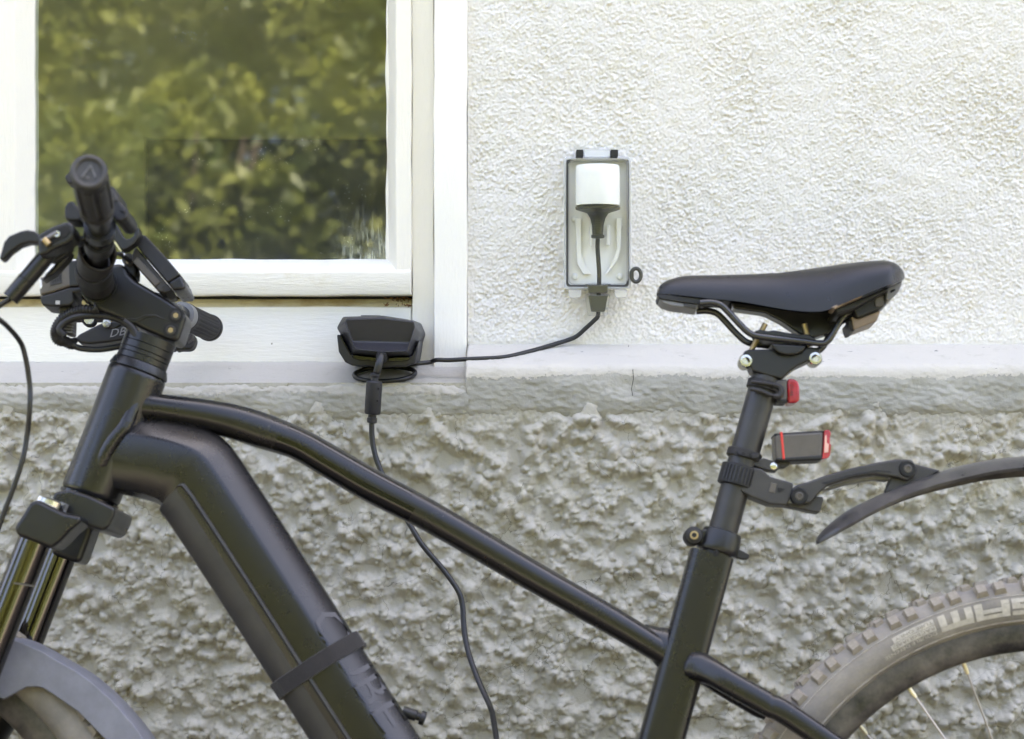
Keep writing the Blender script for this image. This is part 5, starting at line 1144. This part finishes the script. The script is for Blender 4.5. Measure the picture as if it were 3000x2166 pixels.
part(ext([(158, 1484), (186, 1492), (192, 1478), (180, 1473), (188, 1500), (176, 1512)], .060, .072), 'dial_lever', 'gplastic', crown, bevel=.0008)
part(ext([(40, 1706), (103, 1716), (103, 1720), (40, 1711)], .0815, .0835), 'travel_ring', 'lightbody', crown)
part(lathe(HB, HB + AX * .01, [(.0002, .031), (.001, .0325), (.004, .0325), (.006, .030)], 40), 'lower_bearing', 'gloss', crown)
# ---- front mudguard
out_ = [(-260, 1850), (-150, 1836), (-60, 1843), (58, 1872), (120, 1899), (175, 1931), (220, 1957), (260, 1984), (325, 2041), (390, 2114), (440, 2185), (480, 2262)]
inn = [(430, 2320), (390, 2262), (330, 2190), (264, 2122), (228, 2086), (163, 2041), (128, 2018), (110, 2013), (77, 2014), (58, 2024), (10, 2050), (-80, 2010), (-180, 1990), (-270, 1990)]
fg = part(ext([(u, v + 8) for u, v in out_] + inn, .036, .040), 'front_mudguard', 'fguard', bevel=.0015)
rings = []
for p in cr([B(u, v, .040) for u, v in out_], 5):
    ring = []
    for q in np.linspace(-1, 1, 11): ring.append(Vector((p.x, -.040 * q, p.z + .007 * (1 - q * q) - .006)))
    for q in np.linspace(1, -1, 11): ring.append(Vector((p.x - .0015, -.0395 * q, p.z - .010 + .007 * (1 - q * q))))
    rings.append(ring)
part(loft(rings), 'guard_top', 'fguard', fg, smooth=50)
# marking on the front tyre sidewall
v, f = text_mesh('SCHWALBE', 1.0, sub=.15); vv = []
for p in v:
    r = .330 + p.y * .013; a = R(83.0) - (p.x - .0) * .0225 / .335
    vv.append(RF + Vector((r * math.cos(a), -(tyre_l(r) + .0006), r * math.sin(a))))
part((vv, f), 'tyre_lettering', 'knob', wf, smooth=None)

# ================================================================== GARDEN BEHIND THE CAMERA (lights and mirrors in the window)
def leaf_mat(name, c, c2):
    m = bpy.data.materials.new(name); m.use_nodes = True; N, L = nodes(m); p = N['Principled BSDF']
    oi = N.new('ShaderNodeTexCoord'); n = N.new('ShaderNodeTexNoise'); n.inputs['Scale'].default_value = 2.5; n.inputs['Detail'].default_value = 5; L.new(oi.outputs['Object'], n.inputs['Vector'])
    r = N.new('ShaderNodeValToRGB'); r.color_ramp.elements[0].position = .38; r.color_ramp.elements[1].position = .64
    r.color_ramp.elements[0].color = (*c, 1); r.color_ramp.elements[1].color = (*c2, 1); L.new(n.outputs[0], r.inputs[0]); L.new(r.outputs[0], p.inputs['Base Color'])
    p.inputs['Roughness'].default_value = .5
    t = N.new('ShaderNodeBsdfTranslucent'); L.new(r.outputs[0], t.inputs[0])
    mx = N.new('ShaderNodeMixShader'); mx.inputs[0].default_value = .35
    out = [x for x in N if x.type == 'OUTPUT_MATERIAL'][0]; L.new(p.outputs[0], mx.inputs[1]); L.new(t.outputs[0], mx.inputs[2]); L.new(mx.outputs[0], out.inputs[0]); return m
M['leafA'] = leaf_mat('hedge_leaf', (.045, .065, .008), (.20, .205, .030))
M['leafB'] = leaf_mat('tree_leaf', (.045, .065, .012), (.13, .150, .025))
M['bark'] = mat('bark', (.13, .095, .065), .9, var=.5, vscale=20, bump=1, bscale=60)
def leaves(name, centers, radii, nleaf, size, m, parent, seed):
    g = np.random.default_rng(seed); C = np.array(centers); Rr = np.array(radii)
    k = g.integers(0, len(C), nleaf); d = g.standard_normal((nleaf, 3)); d /= np.linalg.norm(d, axis=1)[:, None]
    pos = C[k] + d * (Rr[k] * g.uniform(.45, 1.05, nleaf) ** .6)[:, None] * np.array([1, 1, .85])
    n = g.standard_normal((nleaf, 3)) + np.array([0, .5, .9]); n /= np.linalg.norm(n, axis=1)[:, None]
    t = np.cross(n, g.standard_normal((nleaf, 3))); t /= np.linalg.norm(t, axis=1)[:, None]; b = np.cross(n, t)
    s = size * g.uniform(.6, 1.35, nleaf)[:, None]
    q = np.stack([pos - t * s, pos + b * s * .48 + n * s * .12, pos + t * s, pos - b * s * .48 + n * s * .12], 1).reshape(-1, 3)
    me = bpy.data.meshes.new(name); me.vertices.add(len(q)); me.vertices.foreach_set('co', q.astype(np.float32).ravel())
    me.loops.add(nleaf * 4); me.loops.foreach_set('vertex_index', np.arange(nleaf * 4, dtype=np.int32))
    me.polygons.add(nleaf); me.polygons.foreach_set('loop_start', (np.arange(nleaf) * 4).astype(np.int32)); me.update(calc_edges=True)
    return link(name, me, m, parent, smooth=None)
k = random.Random(21)
SHR = [(-6.6, -6.6, 1.9), (-5.2, -6.9, 2.4), (-3.9, -6.4, 2.2), (-2.7, -6.6, 2.7), (-1.5, -6.2, 2.3), (-.4, -6.7, 2.8), (.8, -6.6, 1.7), (2.1, -6.9, 2.2), (3.5, -6.5, 1.8), (5.0, -6.9, 2.0)]
sl_ = ['wide leafy shrub at the end of the garden border', 'tall leafy shrub beside the wide one in the garden border']
SHR += [(-6.2 + i * 1.25, -8.0 + .25 * (i % 2), 3.3 + .4 * ((i * 7) % 3)) for i in range(9)]
for i, (x, y, hh) in enumerate(SHR):
    sh_ = empty('garden_shrub', (x, y, 0)); tag(sh_, 'dense leafy green shrub growing in the garden border facing the house', 'shrub', 'shrubs facing the house')
    cs = []; rs = []
    for j in range(26 if hh < 3 else 44):
        a = k.uniform(0, 2 * math.pi); rr = .62 * math.sqrt(k.random()); cs.append((rr * math.cos(a), rr * .7 * math.sin(a), k.uniform(.15, 1) * hh)); rs.append(k.uniform(.22, .42))
    leaves('foliage', cs, rs, 6500 if hh < 3 else 11000, .048, 'leafA', sh_, 100 + i)
    mb = MB()
    for j in range(7):
        a = k.uniform(0, 6.28); mb.add(tube([(0, 0, 0), (.12 * math.cos(a), .12 * math.sin(a), hh * .4), (.4 * math.cos(a), .3 * math.sin(a), hh * .85)], [.03, .02, .008], 6))
    mb.obj('stems', 'bark', sh_)
TR = [(-6.0, -9.6, 5.6), (-2.6, -9.2, 6.0), (1.2, -9.8, 5.4), (4.6, -9.3, 5.8), (-9.5, -5.0, 5.5), (9.5, -5.5, 5.2)]
for i, (x, y, hh) in enumerate(TR):
    tr = empty('garden_tree', (x, y, 0)); tag(tr, 'tall broadleaf tree standing behind the shrubs across the garden', 'tree', 'trees across the garden')
    cs = []; rs = []; br = MB(); br.add(tube(cr([(0, 0, 0), (.05, .03, hh * .2), (-.03, .05, hh * .45), (.04, 0, hh * .75)], 5), lin([.17, .13, .10, .04], 16), 10))
    for j in range(34):
        a = k.uniform(0, 6.28); rr = 1.75 * math.sqrt(k.random()); z = hh * k.uniform(.30, .95); c = (rr * math.cos(a), rr * math.sin(a), z); cs.append(c); rs.append(k.uniform(.4, .75))
        if j % 3 == 0: br.add(tube([(0, 0, z * .55), (c[0] * .5, c[1] * .5, z * .8), c], [.05, .03, .01], 6))
    br.obj('trunk', 'bark', tr); leaves('crown', cs, rs, 6500, .085, 'leafB', tr, 200 + i)
